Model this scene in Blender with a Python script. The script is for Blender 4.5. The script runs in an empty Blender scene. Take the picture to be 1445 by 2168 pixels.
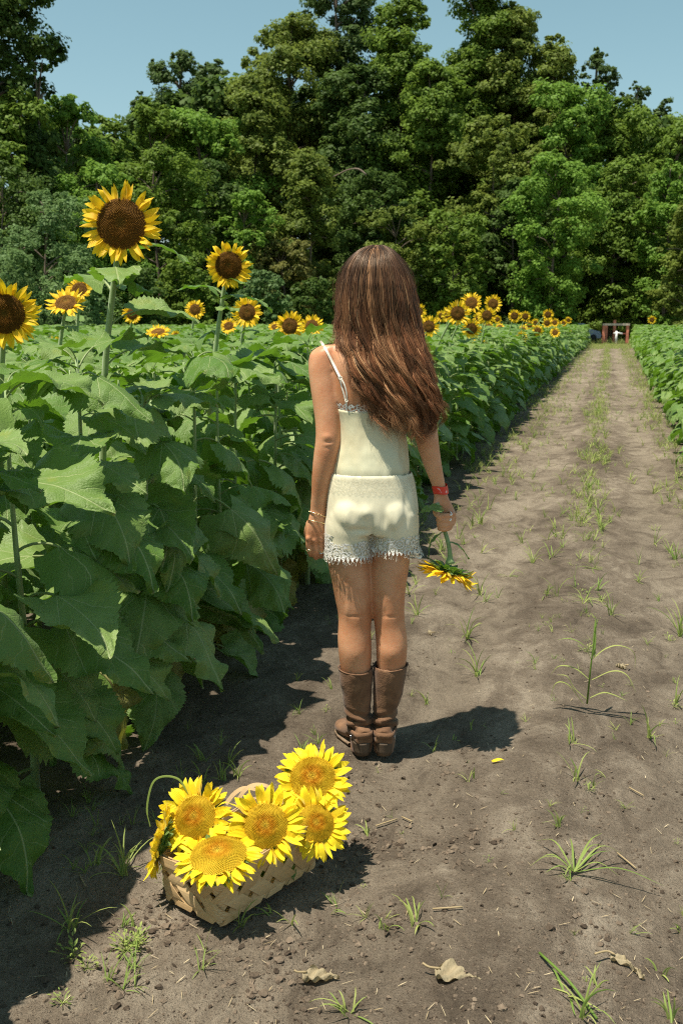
import bpy, math, random
import numpy as np
from mathutils import Vector, Matrix, Quaternion
from mathutils.bvhtree import BVHTree
random.seed(7); RNG = np.random.default_rng(7)
R = math.radians
sc = bpy.context.scene
COL = sc.collection

# ---------------------------------------------------------------- camera, sky, sun, exposure
F_PX = 2108.0; EYE = 1.45; PITCH = R(10.74); YAW = R(14.83)
cam_d = bpy.data.cameras.new('camera'); cam = bpy.data.objects.new('camera', cam_d); COL.objects.link(cam)
cam_d.sensor_fit = 'VERTICAL'; cam_d.sensor_height = 36; cam_d.lens = 36*F_PX/2168
cam_d.clip_start = .05; cam_d.clip_end = 3000
cam.location = (0, 0, EYE); cam.rotation_euler = (R(90)-PITCH, 0, YAW)
cam_d.dof.use_dof = True; cam_d.dof.focus_distance = 2.95; cam_d.dof.aperture_fstop = 9.0
sc.camera = cam
SUN_EL = R(72); SUN_V = Vector((-.382, -.432, 0)).normalized()*math.cos(SUN_EL) + Vector((0, 0, math.sin(SUN_EL)))
w = bpy.data.worlds.new('World'); sc.world = w; w.use_nodes = True
nt = w.node_tree; bg = nt.nodes['Background']
sky = nt.nodes.new('ShaderNodeTexSky'); sky.sky_type = 'NISHITA'; sky.sun_disc = False
sky.sun_elevation = SUN_EL; sky.sun_rotation = math.atan2(SUN_V.x, SUN_V.y)
sky.air_density = 1.0; sky.dust_density = .6; sky.ozone_density = 1.2
hs = nt.nodes.new('ShaderNodeHueSaturation'); hs.inputs['Saturation'].default_value = .86; hs.inputs['Hue'].default_value = .452
nt.links.new(sky.outputs[0], hs.inputs['Color']); nt.links.new(hs.outputs[0], bg.inputs['Color'])
bg.inputs['Strength'].default_value = .082
sl = bpy.data.lights.new('sun', 'SUN'); sl.energy = 5.0; sl.angle = R(.5); sl.color = (1, .92, .79)
so = bpy.data.objects.new('sun', sl); COL.objects.link(so); so.location = (0, 0, 30)
so.rotation_euler = (-SUN_V).to_track_quat('-Z', 'Y').to_euler()
sc.view_settings.view_transform = 'Standard'; sc.view_settings.look = 'None'
sc.view_settings.exposure = 0.6; sc.view_settings.gamma = 1
sc.cycles.use_denoising = False; sc.cycles.sample_clamp_indirect = 4; sc.cycles.pixel_filter_type = 'BLACKMAN_HARRIS'; sc.cycles.filter_width = 1.15; sc.cycles.max_bounces = 6; sc.cycles.transparent_max_bounces = 12; sc.cycles.diffuse_bounces = 3
sc.cycles.glossy_bounces = 2; sc.cycles.transmission_bounces = 3

# ---------------------------------------------------------------- places: distances measured along the camera's heading
CP, SP, CY, SY = math.cos(PITCH), math.sin(PITCH), math.cos(YAW), math.sin(YAW)
def W(lat, fwd, z=0.0): return Vector((lat*CY - fwd*SY, lat*SY + fwd*CY, z))
def lz(px, py, D):
    dx, dy = (px-722.5)/F_PX, (py-1084)/F_PX
    t = D/(CP - dy*SP)
    return t*dx, EYE + t*(-SP - dy*CP)
def at(px, py, D):
    a, z = lz(px, py, D); return W(a, D, z)
def gnd(px, py):
    dx, dy = (px-722.5)/F_PX, (py-1084)/F_PX
    t = EYE/(SP + dy*CP); return W(t*dx, t*(CP - dy*SP), 0)

# ---------------------------------------------------------------- mesh helpers
def hash2(i, j, k=0):
    n = (i*374761393 + j*668265263 + k*2147483647 + 1274126177) & 0xffffffff
    n = ((n ^ (n >> 13))*1274126177) & 0xffffffff
    return ((n ^ (n >> 16)) & 0xffff)/65535.0
def vnoise(x, y, k=0):
    i = np.floor(x).astype(np.int64); j = np.floor(y).astype(np.int64)
    u = x-i; v = y-j; u = u*u*(3-2*u); v = v*v*(3-2*v)
    return (hash2(i, j, k)*(1-u)+hash2(i+1, j, k)*u)*(1-v) + (hash2(i, j+1, k)*(1-u)+hash2(i+1, j+1, k)*u)*v
def fbm(x, y, octv=4, k=0):
    s = 0; a = .5
    for o in range(octv):
        s = s + a*(vnoise(x*2**o, y*2**o, k+o)-.5); a *= .5
    return s
def fbm3(p, f, octv=3, k=0):
    return (fbm(p[:, 0]*f, p[:, 2]*f, octv, k)+fbm(p[:, 1]*f+9, p[:, 2]*f+5, octv, k+7)+fbm(p[:, 0]*f+3, p[:, 1]*f, octv, k+13))/1.6

class MB:
    """collects faces; build() links them as one mesh object"""
    def __init__(s): s.V = []; s.Q = []; s.T = []; s.A = []; s.QM = []; s.TM = []; s.n = 0
    def add(s, V, Q=None, T=None, A=None, m=0):
        V = np.asarray(V, float).reshape(-1, 3)
        if A is None: A = np.zeros((len(V), 3))
        s.V.append(V); s.A.append(np.asarray(A, float).reshape(-1, 3))
        if Q is not None and len(Q): Q = np.asarray(Q, int); s.Q.append(Q+s.n); s.QM.append(np.full(len(Q), m))
        if T is not None and len(T): T = np.asarray(T, int); s.T.append(T+s.n); s.TM.append(np.full(len(T), m))
        s.n += len(V); return s
    def data(s):
        V = np.concatenate(s.V); A = np.concatenate(s.A)
        Q = np.concatenate(s.Q) if s.Q else np.zeros((0, 4), int); T = np.concatenate(s.T) if s.T else np.zeros((0, 3), int)
        QM = np.concatenate(s.QM) if s.QM else np.zeros(0, int); TM = np.concatenate(s.TM) if s.TM else np.zeros(0, int)
        return V, Q, T, A, QM, TM
    def addmb(s, o, M=None, tint=None):
        V, Q, T, A, QM, TM = o.data() if isinstance(o, MB) else o
        if M is not None:
            Mn = np.array(M); V = V@Mn[:3, :3].T + Mn[:3, 3]
        if tint is not None: A = A.copy(); A[:, 2] = tint
        s.V.append(V); s.A.append(A)
        if len(Q): s.Q.append(Q+s.n); s.QM.append(QM)
        if len(T): s.T.append(T+s.n); s.TM.append(TM)
        s.n += len(V); return s
    def mesh(s, name, mats, smooth=True):
        V, Q, T, A, QM, TM = s.data()
        me = bpy.data.meshes.new(name)
        me.vertices.add(len(V)); me.vertices.foreach_set('co', V.astype(np.float32).ravel())
        li = np.concatenate([Q.ravel(), T.ravel()]).astype(np.int32)
        me.loops.add(len(li)); me.loops.foreach_set('vertex_index', li)
        ls = np.concatenate([np.arange(len(Q))*4, len(Q)*4+np.arange(len(T))*3]).astype(np.int32)
        me.polygons.add(len(ls)); me.polygons.foreach_set('loop_start', ls)
        me.polygons.foreach_set('material_index', np.concatenate([QM, TM]).astype(np.int32))
        me.polygons.foreach_set('use_smooth', np.full(len(ls), smooth))
        at_ = me.attributes.new('lv', 'FLOAT_VECTOR', 'POINT'); at_.data.foreach_set('vector', A.astype(np.float32).ravel())
        for m in (mats if isinstance(mats, (list, tuple)) else [mats]): me.materials.append(m)
        me.update(calc_edges=True); return me
    def build(s, name, mats, parent=None, smooth=True):
        return link(name, s.mesh(name, mats, smooth), parent)
def link(name, data, parent=None, M=None):
    o = bpy.data.objects.new(name, data); COL.objects.link(o)
    if parent is not None: o.parent = parent
    if M is not None: o.matrix_local = M
    return o
def tag(o, label=None, cat=None, group=None, kind=None):
    if label: o['label'] = label
    if cat: o['category'] = cat
    if group: o['group'] = group
    if kind: o['kind'] = kind
    return o
def thing(name, loc, label, cat, group=None, rz=0):
    o = link(name, None); o.location = loc; o.rotation_euler.z = rz; o.empty_display_size = .1
    return tag(o, label, cat, group)
def grid_faces(nu, nv, close=False, off=0):
    """nu rows of nv points"""
    c = nv if close else nv-1
    i = np.arange(nu-1)[:, None]; j = np.arange(c)[None, :]
    a = i*nv+j; b = i*nv+(j+1) % nv
    return np.stack([a, b, b+nv, a+nv], -1).reshape(-1, 4)+off
def frames(P):
    P = np.asarray(P, float); n = len(P); Tn = np.gradient(P, axis=0); Tn /= np.linalg.norm(Tn, axis=1)[:, None]+1e-12
    up = np.array([0, 0, 1.]) if abs(Tn[0][2]) < .9 else np.array([0, 1., 0])
    N = np.zeros_like(P); x = np.cross(up, Tn[0]); N[0] = x/np.linalg.norm(x)
    for i in range(1, n):
        x = N[i-1]-Tn[i]*np.dot(N[i-1], Tn[i]); N[i] = x/(np.linalg.norm(x)+1e-12)
    return Tn, N, np.cross(Tn, N)
def smooth_path(P, k=4):
    """Catmull-Rom resampling; P may carry extra columns"""
    P = np.asarray(P, float)
    if len(P) < 3: return np.array([P[0]+(P[-1]-P[0])*t for t in np.linspace(0, 1, k+1)])
    Q = np.vstack([2*P[0]-P[1], P, 2*P[-1]-P[-2]]); out = []
    for i in range(1, len(Q)-2):
        p0, p1, p2, p3 = Q[i-1:i+3]
        for t in np.arange(k)/k:
            out.append(.5*((2*p1)+(-p0+p2)*t+(2*p0-5*p1+4*p2-p3)*t*t+(-p0+3*p1-3*p2+p3)*t**3))
    out.append(P[-1]); return np.array(out)
def tube(P, r, n=8, cap=True, flat=1.0, A=None):
    P = np.asarray(P, float); r = np.broadcast_to(np.asarray(r, float), (len(P),))
    Tn, N, B = frames(P); a = np.linspace(0, 2*np.pi, n, endpoint=False)
    V = P[:, None]+r[:, None, None]*(np.cos(a)[None, :, None]*N[:, None]+flat*np.sin(a)[None, :, None]*B[:, None])
    V = V.reshape(-1, 3); Q = grid_faces(len(P), n, True); T = []
    if cap:
        V = np.vstack([V, P[0], P[-1]]); m = len(P)*n
        T = [(m, (j+1) % n, j) for j in range(n)]+[(m+1, m-n+j, m-n+(j+1) % n) for j in range(n)]
    mb = MB(); At = np.zeros((len(V), 3))
    if A is not None: At[:] = A
    mb.add(V, Q, T, At); return mb
def ribbon(P, wdt, nrm=None, fold=0.0, A=None):
    """tapering blade with a centre crease"""
    P = np.asarray(P, float); wdt = np.broadcast_to(np.asarray(wdt, float), (len(P),))
    Tn, N, B = frames(P)
    if nrm is not None:
        N = np.cross(Tn, nrm); N /= np.linalg.norm(N, axis=1)[:, None]+1e-9; B = np.cross(N, Tn)
    V = np.stack([P-N*wdt[:, None]/2+B*(wdt*fold)[:, None], P, P+N*wdt[:, None]/2+B*(wdt*fold)[:, None]], 1).reshape(-1, 3)
    At = np.zeros((len(V), 3)); At[:, 1] = np.repeat(np.linspace(0, 1, len(P)), 3); At[:, 0] = np.tile([-.5, 0, .5], len(P))
    if A is not None: At[:, 2] = A
    return MB().add(V, grid_faces(len(P), 3), None, At)
def evaluated(o):
    dg = bpy.context.evaluated_depsgraph_get(); dg.update()
    return bpy.data.meshes.new_from_object(o.evaluated_get(dg))
def arr(me):
    V = np.empty(len(me.vertices)*3); me.vertices.foreach_get('co', V); return V.reshape(-1, 3)
def lap_smooth(me, V, wts, iters):
    E = np.empty(len(me.edges)*2, np.int32); me.edges.foreach_get('vertices', E); E = E.reshape(-1, 2)
    deg = np.bincount(E.ravel(), minlength=len(V)).astype(float)
    for _ in range(iters):
        S = np.stack([np.bincount(E[:, 0], V[E[:, 1], k], len(V))+np.bincount(E[:, 1], V[E[:, 0], k], len(V)) for k in range(3)], 1)
        V = V+(S/deg[:, None]-V)*wts[:, None]
    return V
def remeshed(mb, voxel, wfun, iters, mat, name):
    o = mb.build('temp', mat); m = o.modifiers.new('r', 'REMESH'); m.mode = 'VOXEL'; m.voxel_size = voxel
    me = evaluated(o); bpy.data.objects.remove(o)
    V = arr(me); V = lap_smooth(me, V, wfun(V), iters)
    me.vertices.foreach_set('co', V.astype(np.float32).ravel()); me.materials.clear(); me.materials.append(mat)
    me.polygons.foreach_set('use_smooth', np.ones(len(me.polygons), bool))
    me.polygons.foreach_set('material_index', np.zeros(len(me.polygons), np.int32))
    me.update(); me.name = name; return me
def mesh_normals(me):
    N = np.empty(len(me.vertices)*3); me.vertex_normals.foreach_get('vector', N) if hasattr(me, 'vertex_normals') else None
    return N.reshape(-1, 3)

# ---------------------------------------------------------------- materials
class NT:
    def __init__(s, name):
        s.m = bpy.data.materials.new(name); s.m.use_nodes = True; s.t = s.m.node_tree; s.t.nodes.clear()
        s.out = s.t.nodes.new('ShaderNodeOutputMaterial')
    def n(s, typ, ins=None, **kw):
        x = s.t.nodes.new('ShaderNode'+typ)
        for k, v in kw.items(): setattr(x, k, v)
        for k, v in (ins or {}).items():
            if isinstance(v, bpy.types.NodeSocket): s.t.links.new(v, x.inputs[k])
            else: x.inputs[k].default_value = v
        return x
    def math(s, op, a, b=0.0, c=None, clamp=False):
        d = {0: a, 1: b}
        if c is not None: d[2] = c
        return s.n('Math', d, operation=op, use_clamp=clamp).outputs[0]
    def mix(s, f, a, b, blend='MIX'):
        x = s.n('Mix', None, data_type='RGBA', blend_type=blend)
        for sock, v in ((x.inputs[0], f), (x.inputs[6], a), (x.inputs[7], b)):
            if isinstance(v, bpy.types.NodeSocket): s.t.links.new(v, sock)
            else: sock.default_value = (*v, 1) if isinstance(v, tuple) and len(v) == 3 else v
        return x.outputs[2]
    def noise(s, vec, scale, detail=4, rough=.55, dist=0, out=0):
        d = {'Scale': scale, 'Detail': detail, 'Roughness': rough, 'Distortion': dist}
        if vec is not None: d['Vector'] = vec
        return s.n('TexNoise', d).outputs[out]
    def ramp(s, f, stops):
        x = s.n('ValToRGB', {0: f}); e = x.color_ramp.elements
        while len(e) < len(stops): e.new(.5)
        for el, (p, c) in zip(e, stops):
            el.position = p; el.color = (*c, 1) if isinstance(c, tuple) else (c, c, c, 1)
        return x.outputs[0]
    def step(s, v, a, b):
        return s.n('MapRange', {0: v, 1: a, 2: b, 3: 0.0, 4: 1.0}, interpolation_type='SMOOTHSTEP').outputs[0]
    def xyz(s, v):
        return s.n('SeparateXYZ', {0: v}).outputs
    def attr(s, name='lv'): return s.n('Attribute', None, attribute_name=name).outputs['Vector']
    def obj(s): return s.n('TexCoord').outputs['Object']
    def rnd(s): return s.n('ObjectInfo').outputs['Random']
    def bump(s, h, strength=.5, dist=.01): return s.n('Bump', {'Height': h, 'Strength': strength, 'Distance': dist}).outputs[0]
    def pri(s, col, rough=.6, normal=None, **kw):
        d = {'Base Color': (*col, 1) if isinstance(col, tuple) and len(col) == 3 else col, 'Roughness': rough}
        if normal is not None: d['Normal'] = normal
        d.update(kw); return s.n('BsdfPrincipled', d).outputs[0]
    def done(s, sh): s.t.links.new(sh, s.out.inputs['Surface']); return s.m
    def addsh(s, f, a, b):
        return s.n('MixShader', {0: f, 1: a, 2: b}).outputs[0]

def mat_leaf(name, ca, cb, vein, trans, tf=.26, rough=.42, spec=.30, nveins=5.2):
    g = NT(name); u, v, t = g.xyz(g.attr())
    ax = g.math('ABSOLUTE', u)
    mid = g.math('SUBTRACT', 1, g.step(ax, .004, .013))
    q = g.math('MULTIPLY', g.math('ADD', g.math('SUBTRACT', v, g.math('MULTIPLY', ax, .8)), g.math('MULTIPLY', g.noise(g.attr(), 5, 2), .22)), nveins)
    fr = g.math('ABSOLUTE', g.math('SUBTRACT', g.math('FRACT', q), .5))
    lat = g.math('SUBTRACT', 1, g.step(fr, .012, .045)); arm = g.math('MULTIPLY', g.math('SUBTRACT', 1, g.step(g.math('ABSOLUTE', g.math('SUBTRACT', ax, g.math('MULTIPLY', g.math('SUBTRACT', v, .05), .62))), .003, .010)), g.step(v, .6, .45)); mid = g.math('MAXIMUM', mid, arm)
    vm = g.math('MAXIMUM', mid, g.math('MULTIPLY', lat, .45))
    tc = g.attr(); no = g.noise(tc, 9, 4); no2 = g.noise(tc, 60, 3)
    rv = g.math('FRACT', g.math('ADD', g.rnd(), t))
    base = g.mix(rv, ca, cb); base = g.mix(g.math('MULTIPLY', no, .5), base, tuple(c*1.35 for c in ca))
    col = g.mix(g.math('MULTIPLY', vm, .55), base, vein)
    spots = g.step(g.noise(tc, 34, 2), .70, .76)
    col = g.mix(g.math('MULTIPLY', spots, .35), col, (.22, .2, .05))
    yl = g.math('MULTIPLY', g.step(g.noise(g.n('VectorMath', {0: tc, 1: (3.0, 3.0, 40.0)}, operation='MULTIPLY').outputs[0], 1.3, 2), .60, .74), .45)
    col = g.mix(yl, col, (.26, .30, .05))
    h = g.math('SUBTRACT', g.math('ADD', g.math('MULTIPLY', fr, .7), g.math('MULTIPLY', no2, .7)), g.math('MULTIPLY', vm, .4))
    nb = g.bump(h, .7, .006)
    p = g.pri(col, rough, nb, **{'Specular IOR Level': spec, 'Sheen Weight': .05, 'Sheen Roughness': .5})
    tr = g.n('BsdfTranslucent', {'Color': (*trans, 1), 'Normal': nb}).outputs[0]
    return g.done(g.addsh(tf, p, tr))
def mat_simple(name, col, rough=.6, noise=0, nscale=20, bump=0, bdist=.005, spec=.4, metal=0, tint=.0):
    g = NT(name); o = g.obj(); c = (*col, 1); nn = g.noise(o, nscale, 5)
    dk = tuple(x*(1-noise) for x in col); lt = tuple(min(1, x*(1+noise)) for x in col)
    c = g.mix(g.step(nn, .3, .7), dk, lt)
    nb = g.bump(g.noise(o, nscale*3, 5), bump, bdist) if bump else None
    return g.done(g.pri(c, rough, nb, **{'Specular IOR Level': spec, 'Metallic': metal}))
M = {}
M['leaf'] = mat_leaf('sunflower_leaf_green', (.085, .170, .024), (.225, .315, .095), (.44, .50, .24), (.19, .40, .02))
M['oldleaf'] = mat_leaf('yellowing_leaf', (.13, .17, .04), (.28, .24, .05), (.4, .4, .18), (.3, .3, .03))
def mat_stem():
    g = NT('green_stem'); o = g.obj(); x = g.n('Mapping', {0: o, 3: (60, 60, 4)}).outputs[0]
    n1 = g.noise(x, 3, 4); c = g.mix(n1, (.14, .23, .06), (.3, .4, .16))
    return g.done(g.pri(c, .55, g.bump(g.noise(x, 6, 4), .4, .002), **{'Sheen Weight': .4}))
M['stem'] = mat_stem()
def mat_petal(name, c0, c1, base, tf=.3):
    g = NT(name); u, v, t = g.xyz(g.attr())
    c = g.mix(g.math('FRACT', g.math('ADD', g.rnd(), t)), c0, c1); c = g.mix(g.step(v, .35, 0.0), c, base)
    cr = g.math('SINE', g.math('MULTIPLY', u, 46)); nb = g.bump(cr, .35, .002)
    p = g.pri(c, .5, nb, **{'Specular IOR Level': .3, 'Sheen Weight': .15})
    tr = g.n('BsdfTranslucent', {'Color': (*tuple(min(1, x*1.1) for x in c1), 1)}).outputs[0]
    return g.done(g.addsh(tf, p, tr))
M['petal'] = mat_petal('yellow_petal', (.90, .55, .008), (.96, .66, .012), (.88, .45, .004))
M['petal_bright'] = mat_petal('bright_yellow_petal', (.93, .66, .010), (.96, .76, .02), (.9, .5, .006))
def mat_disc(name, inner, mid, outer, tip):
    g = NT(name); u, v, t = g.xyz(g.attr())   # u radius 0..1, v floret height, t random
    c = g.ramp(u, [(0, inner), (.28, mid), (.62, outer), (1, outer)])
    c = g.mix(g.math('MULTIPLY', v, .75), c, tip); c = g.mix(g.math('MULTIPLY', t, .25), c, tuple(x*.55 for x in outer))
    return g.done(g.pri(c, .75, None, **{'Specular IOR Level': .2}))
M['disc_brown'] = mat_disc('brown_disc', (.16, .11, .02), (.19, .085, .012), (.13, .058, .010), (.42, .21, .02))
M['disc_ochre'] = mat_disc('ochre_disc', (.58, .45, .05), (.60, .26, .012), (.58, .39, .02), (.88, .62, .03))
def mat_soil():
    g = NT('dry_soil'); o = g.obj(); os_ = g.n('Mapping', {0: o, 3: (1, .38, 1)}).outputs[0]
    big = g.noise(os_, 1.3, 5, .6, .8); med = g.noise(g.n('Mapping', {0: o, 3: (1, .6, 1)}).outputs[0], 6, 6, .7, .8); fin = g.noise(o, 60, 5, .7); gr = g.noise(o, 260, 3, .7)
    f = g.math('ADD', g.math('MULTIPLY', big, .85), g.math('MULTIPLY', med, .75))
    f = g.math('ADD', f, g.math('MULTIPLY', fin, .22))
    c = g.ramp(g.math('MULTIPLY', f, .56), [(.36, (.055, .043, .032)), (.45, (.122, .096, .070)), (.53, (.190, .153, .113)), (.61, (.32, .268, .202))])
    X_ = g.xyz(o)[0]
    trk = g.math('MAXIMUM', g.step(g.math('ABSOLUTE', g.math('ADD', X_, .62)), .3, .08), g.step(g.math('ABSOLUTE', g.math('SUBTRACT', X_, .42)), .28, .08))
    c = g.mix(g.math('MULTIPLY', g.math('MULTIPLY', trk, .5), g.step(med, .3, .6)), c, (.30, .25, .185))
    c = g.mix(g.step(gr, .52, .72), c, tuple([.035, .026, .02])); 
    c = g.mix(g.math('MULTIPLY', g.step(g.noise(o, 150, 2), .66, .72), .6), c, (.34, .28, .21))
    h = g.math('ADD', g.math('MULTIPLY', fin, .8), g.math('MULTIPLY', gr, .35)); h = g.math('ADD', h, g.math('MULTIPLY', g.noise(o, 18, 5, .65), .9))
    return g.done(g.pri(c, .95, g.bump(h, 1.0, .022), **{'Specular IOR Level': .12}))
M['soil'] = mat_soil()
def mat_clod():
    g = NT('soil_crumb'); o = g.obj(); t = g.xyz(g.attr())[2]
    c = g.mix(t, (.05, .037, .027), (.20, .155, .112)); return g.done(g.pri(c, .95, g.bump(g.noise(o, 200, 4), .8, .004), **{'Specular IOR Level': .1}))
M['clod'] = mat_clod()
def mat_tint(name, a, b, tf=.25, rough=.6, trans=None):
    g = NT(name); u, v, t = g.xyz(g.attr()); c = g.mix(t, a, b)
    p = g.pri(c, rough, None, **{'Specular IOR Level': .3}); tr = g.n('BsdfTranslucent', {'Color': (*(trans or tuple(min(1, x*1.3) for x in b)), 1)}).outputs[0]
    return g.done(g.addsh(tf, p, tr))
M['grass'] = mat_tint('weedy_grass', (.15, .25, .045), (.36, .40, .12), .3)
M['drygrass'] = mat_tint('straw', (.35, .27, .15), (.6, .5, .32), .1)
M['skin'] = None
# ---------------------------------------------------------------- sunflower leaves, petals, discs
LU = [-.02, .03, .1, .2, .3, .45, .6, .75, .88, .96, 1.0]; LW = [.30, .70, .93, 1.0, .97, .82, .61, .39, .19, .07, .0]
def leaf_mb(L=.26, Wd=.24, nu=26, nv=9, pet=.13, th0=25, droop=95, fold=.12, wave=.03, seed=0, petr=.0035, tint=.5, twist=0, teeth=.055, cup=0):
    """petiole from the origin along +y and up, then a heart shaped blade bending down"""
    r = np.random.default_rng(seed); mb = MB()
    a0 = R(48); pp = []; a = a0; p = np.zeros(2)
    for k in range(6):
        pp.append([0, p[0], p[1]]); a -= (a0-R(th0))/5; p = p+np.array([math.cos(a), math.sin(a)])*pet/5
    pp = np.array(pp); mb.addmb(tube(pp, np.linspace(petr*1.25, petr, 6), 5 if nu > 12 else 3, False), None)
    # the petiole takes vein colour through u = 0
    A = mb.A[0]; A[:, 0] = 0; A[:, 2] = tint
    us = np.linspace(0, 1, nu); vs = np.linspace(-1, 1, nv)
    hw = np.interp(us, LU, LW)*Wd/2
    th = R(th0)-R(droop)*us**.8+ .12*np.sin(us*7+seed)
    ds = L/(nu-1); cy = np.concatenate([[0], np.cumsum(np.cos(th[:-1])*ds)]); cz = np.concatenate([[0], np.cumsum(np.sin(th[:-1])*ds)])
    U, Vv = np.meshgrid(us, vs, indexing='ij'); av = np.abs(Vv)
    tk = 1+teeth*((np.arange(nu) % 2)*2-1)[:, None]*(av > .98)*(U > .05)*(U < .97)*(r.uniform(.5, 1.4, (nu, 1)))
    X = Vv*hw[:, None]*tk
    lob = -.20*L*av**1.5*np.clip(1-U/.35, 0, 1)**1.5
    Yl = lob+.06*L*av*(1-U)*0
    ph = r.uniform(0, 6, 4)
    zf = -fold*np.abs(X)*(1-.6*av)+ wave*av**2*(np.sin(U*13+ph[0]+Vv*1.5)*.6+np.sin(U*24+ph[1]+2*Vv)*.35) - cup*X**2/Wd*4
    zf += .006*(np.sin(U*20-av*9+ph[2]))*av*(1-av)*4*L/.26
    # quilting
    thg = th[:, None]; cyg = cy[:, None]; czg = cz[:, None]
    Y = cyg+Yl*np.cos(thg)-zf*np.sin(thg); Z = czg+Yl*np.sin(thg)+zf*np.cos(thg)
    X = X+twist*U**2*Wd*.3
    Vx = np.stack([X, Y+pp[-1][1], Z+pp[-1][2]], -1).reshape(-1, 3)
    At = np.stack([Vv*hw[:, None]/L, U, np.full_like(U, tint)], -1).reshape(-1, 3)
    At[:, 1] += .03
    mb.add(Vx, grid_faces(nu, nv), None, At); return mb
def leaf_low(L, Wd, pet, th0, droop, tint):
    """the same leaf for plants far down the rows: few faces"""
    return leaf_mb(L, Wd, 6, 3, pet, th0, droop, .15, .0, random.randint(0, 999), .003, tint, 0, .0)
def petal_mb(L=.08, Wd=.024, curl=.4, seed=0, tint=0.0, nu=8, nv=5):
    r = np.random.default_rng(seed); us = np.linspace(0, 1, nu); vs = np.linspace(-1, 1, nv)
    hw = Wd/2*np.interp(us, [0, .12, .35, .6, .82, .94, 1], [.6, .85, 1, .9, .58, .28, .02])
    th = curl*(us-.25)*1.6+.25*np.sin(us*5+r.uniform(0, 6)); ds = L/(nu-1)
    cy = np.concatenate([[0], np.cumsum(np.cos(th[:-1])*ds)]); cz = np.concatenate([[0], np.cumsum(np.sin(th[:-1])*ds)])
    U, Vv = np.meshgrid(us, vs, indexing='ij'); f = r.uniform(.15, .7)
    X = Vv*hw[:, None]; Z = cz[:, None]+f*np.abs(X)+.0012*np.cos(Vv*9)
    X = X+r.uniform(-.25, .25)*L*U**2*.5; 
    V = np.stack([X, np.broadcast_to(cy[:, None], X.shape), Z], -1).reshape(-1, 3)
    At = np.stack([Vv*hw[:, None]/Wd, U, np.full_like(U, tint)], -1).reshape(-1, 3)
    return MB().add(V, grid_faces(nu, nv), None, At)
def disc_mb(Rd=.05, n=900, dome=.25, relief=.0022, seed=0, hollow=.12, open_=.5):
    r = np.random.default_rng(seed); mb = MB()
    def surf(q): return dome*Rd*(1-q**2)-hollow*.35*Rd*np.exp(-(q/.22)**2)+.05*Rd*np.exp(-((q-.55)/.2)**2)
    q = np.linspace(0, 1.02, 12); a = np.linspace(0, 2*np.pi, 40, endpoint=False)
    V = np.stack([np.outer(q, np.cos(a))*Rd, np.outer(q, np.sin(a))*Rd, np.repeat(surf(q)[:, None]-.0022, 40, 1)], -1).reshape(-1, 3)
    At = np.zeros((len(V), 3)); At[:, 0] = np.repeat(q, 40); At[:, 2] = .9
    mb.add(V, grid_faces(12, 40, True), None, At)
    k = np.arange(n)+.5; rr = np.sqrt(k/n); an = k*2.399963
    s = Rd*math.sqrt(math.pi/n)*.62; c = np.stack([rr*np.cos(an)*Rd, rr*np.sin(an)*Rd, surf(rr)], -1)
    hgt = relief*(.55+.75*r.random(n))*(1+.35*((rr > .25) & (rr < .62)))
    rad = np.stack([np.cos(an), np.sin(an), 0*an], -1); tan = np.stack([-np.sin(an), np.cos(an), 0*an], -1)
    ss = s*.85
    pts = [c+rad*ss, c+tan*ss, c-rad*ss, c-tan*ss, c+np.stack([rad[:, 0]*-.3*s, rad[:, 1]*-.3*s, hgt], -1)]
    for i in range(4): pts[i] = pts[i]-np.array([0, 0, .0006])
    V = np.stack(pts, 1).reshape(-1, 3); b = (np.arange(n)*5)[:, None]
    T = np.concatenate([b+np.array([[0, 1, 4]]), b+np.array([[1, 2, 4]]), b+np.array([[2, 3, 4]]), b+np.array([[3, 0, 4]])])
    At = np.zeros((n, 5, 3)); At[:, :, 0] = rr[:, None]; At[:, 4, 1] = r.uniform(.3, 1, n); At[:, :, 2] = (r.random(n)*.8)[:, None]
    mb.add(V, None, T, At.reshape(-1, 3)); return mb
def bracts_mb(Rd, seed=0, n=26, big=1.0):
    """green back of the head: receptacle bowl plus overlapping pointed bracts"""
    r = np.random.default_rng(seed); mb = MB()
    q = np.linspace(0, 1, 7); prof = np.array([(.16, -.50), (.28, -.42), (.55, -.33), (.8, -.22), (.90, -.12), (.93, -.06), (.90, -.03)])*Rd
    a = np.linspace(0, 2*np.pi, 28, endpoint=False)
    V = np.stack([np.outer(prof[:, 0], np.cos(a)), np.outer(prof[:, 0], np.sin(a)), np.repeat(prof[:, 1:2], 28, 1)], -1).reshape(-1, 3)
    At = np.zeros((len(V), 3)); At[:, 0] = .2; At[:, 2] = .3
    mb.add(V, grid_faces(7, 28, True)[:, ::-1], None, At)
    for ring, (rr, zz, el, ln) in enumerate([(.92, -.12, -.25, .34), (.75, -.24, -.2, .45), (.5, -.34, -.3, .5)]):
        for k in range(n-ring*5):
            an = 2*math.pi*(k+.5*ring)/(n-ring*5)+r.normal()*.06; L = ln*Rd*r.uniform(.8, 1.25)*big
            p = petal_mb(L, L*.52, r.uniform(-.5, .9), int(r.integers(1e6)), r.random()*.4, 6, 3)
            V, Q, T, A, a1, a2 = p.data(); A = A.copy(); A[:, 0] *= .25; A[:, 1] = A[:, 1]*.5
            m = Matrix.Rotation(an-math.pi/2, 4, 'Z') @ Matrix.Translation((0, rr*Rd, zz*Rd)) @ Matrix.Rotation(el+r.normal()*.15, 4, 'X')
            mb.addmb((V, Q, T, A, a1, a2), m)
    return mb
PETALS = {'petal': [], 'petal_bright': []}
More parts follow.
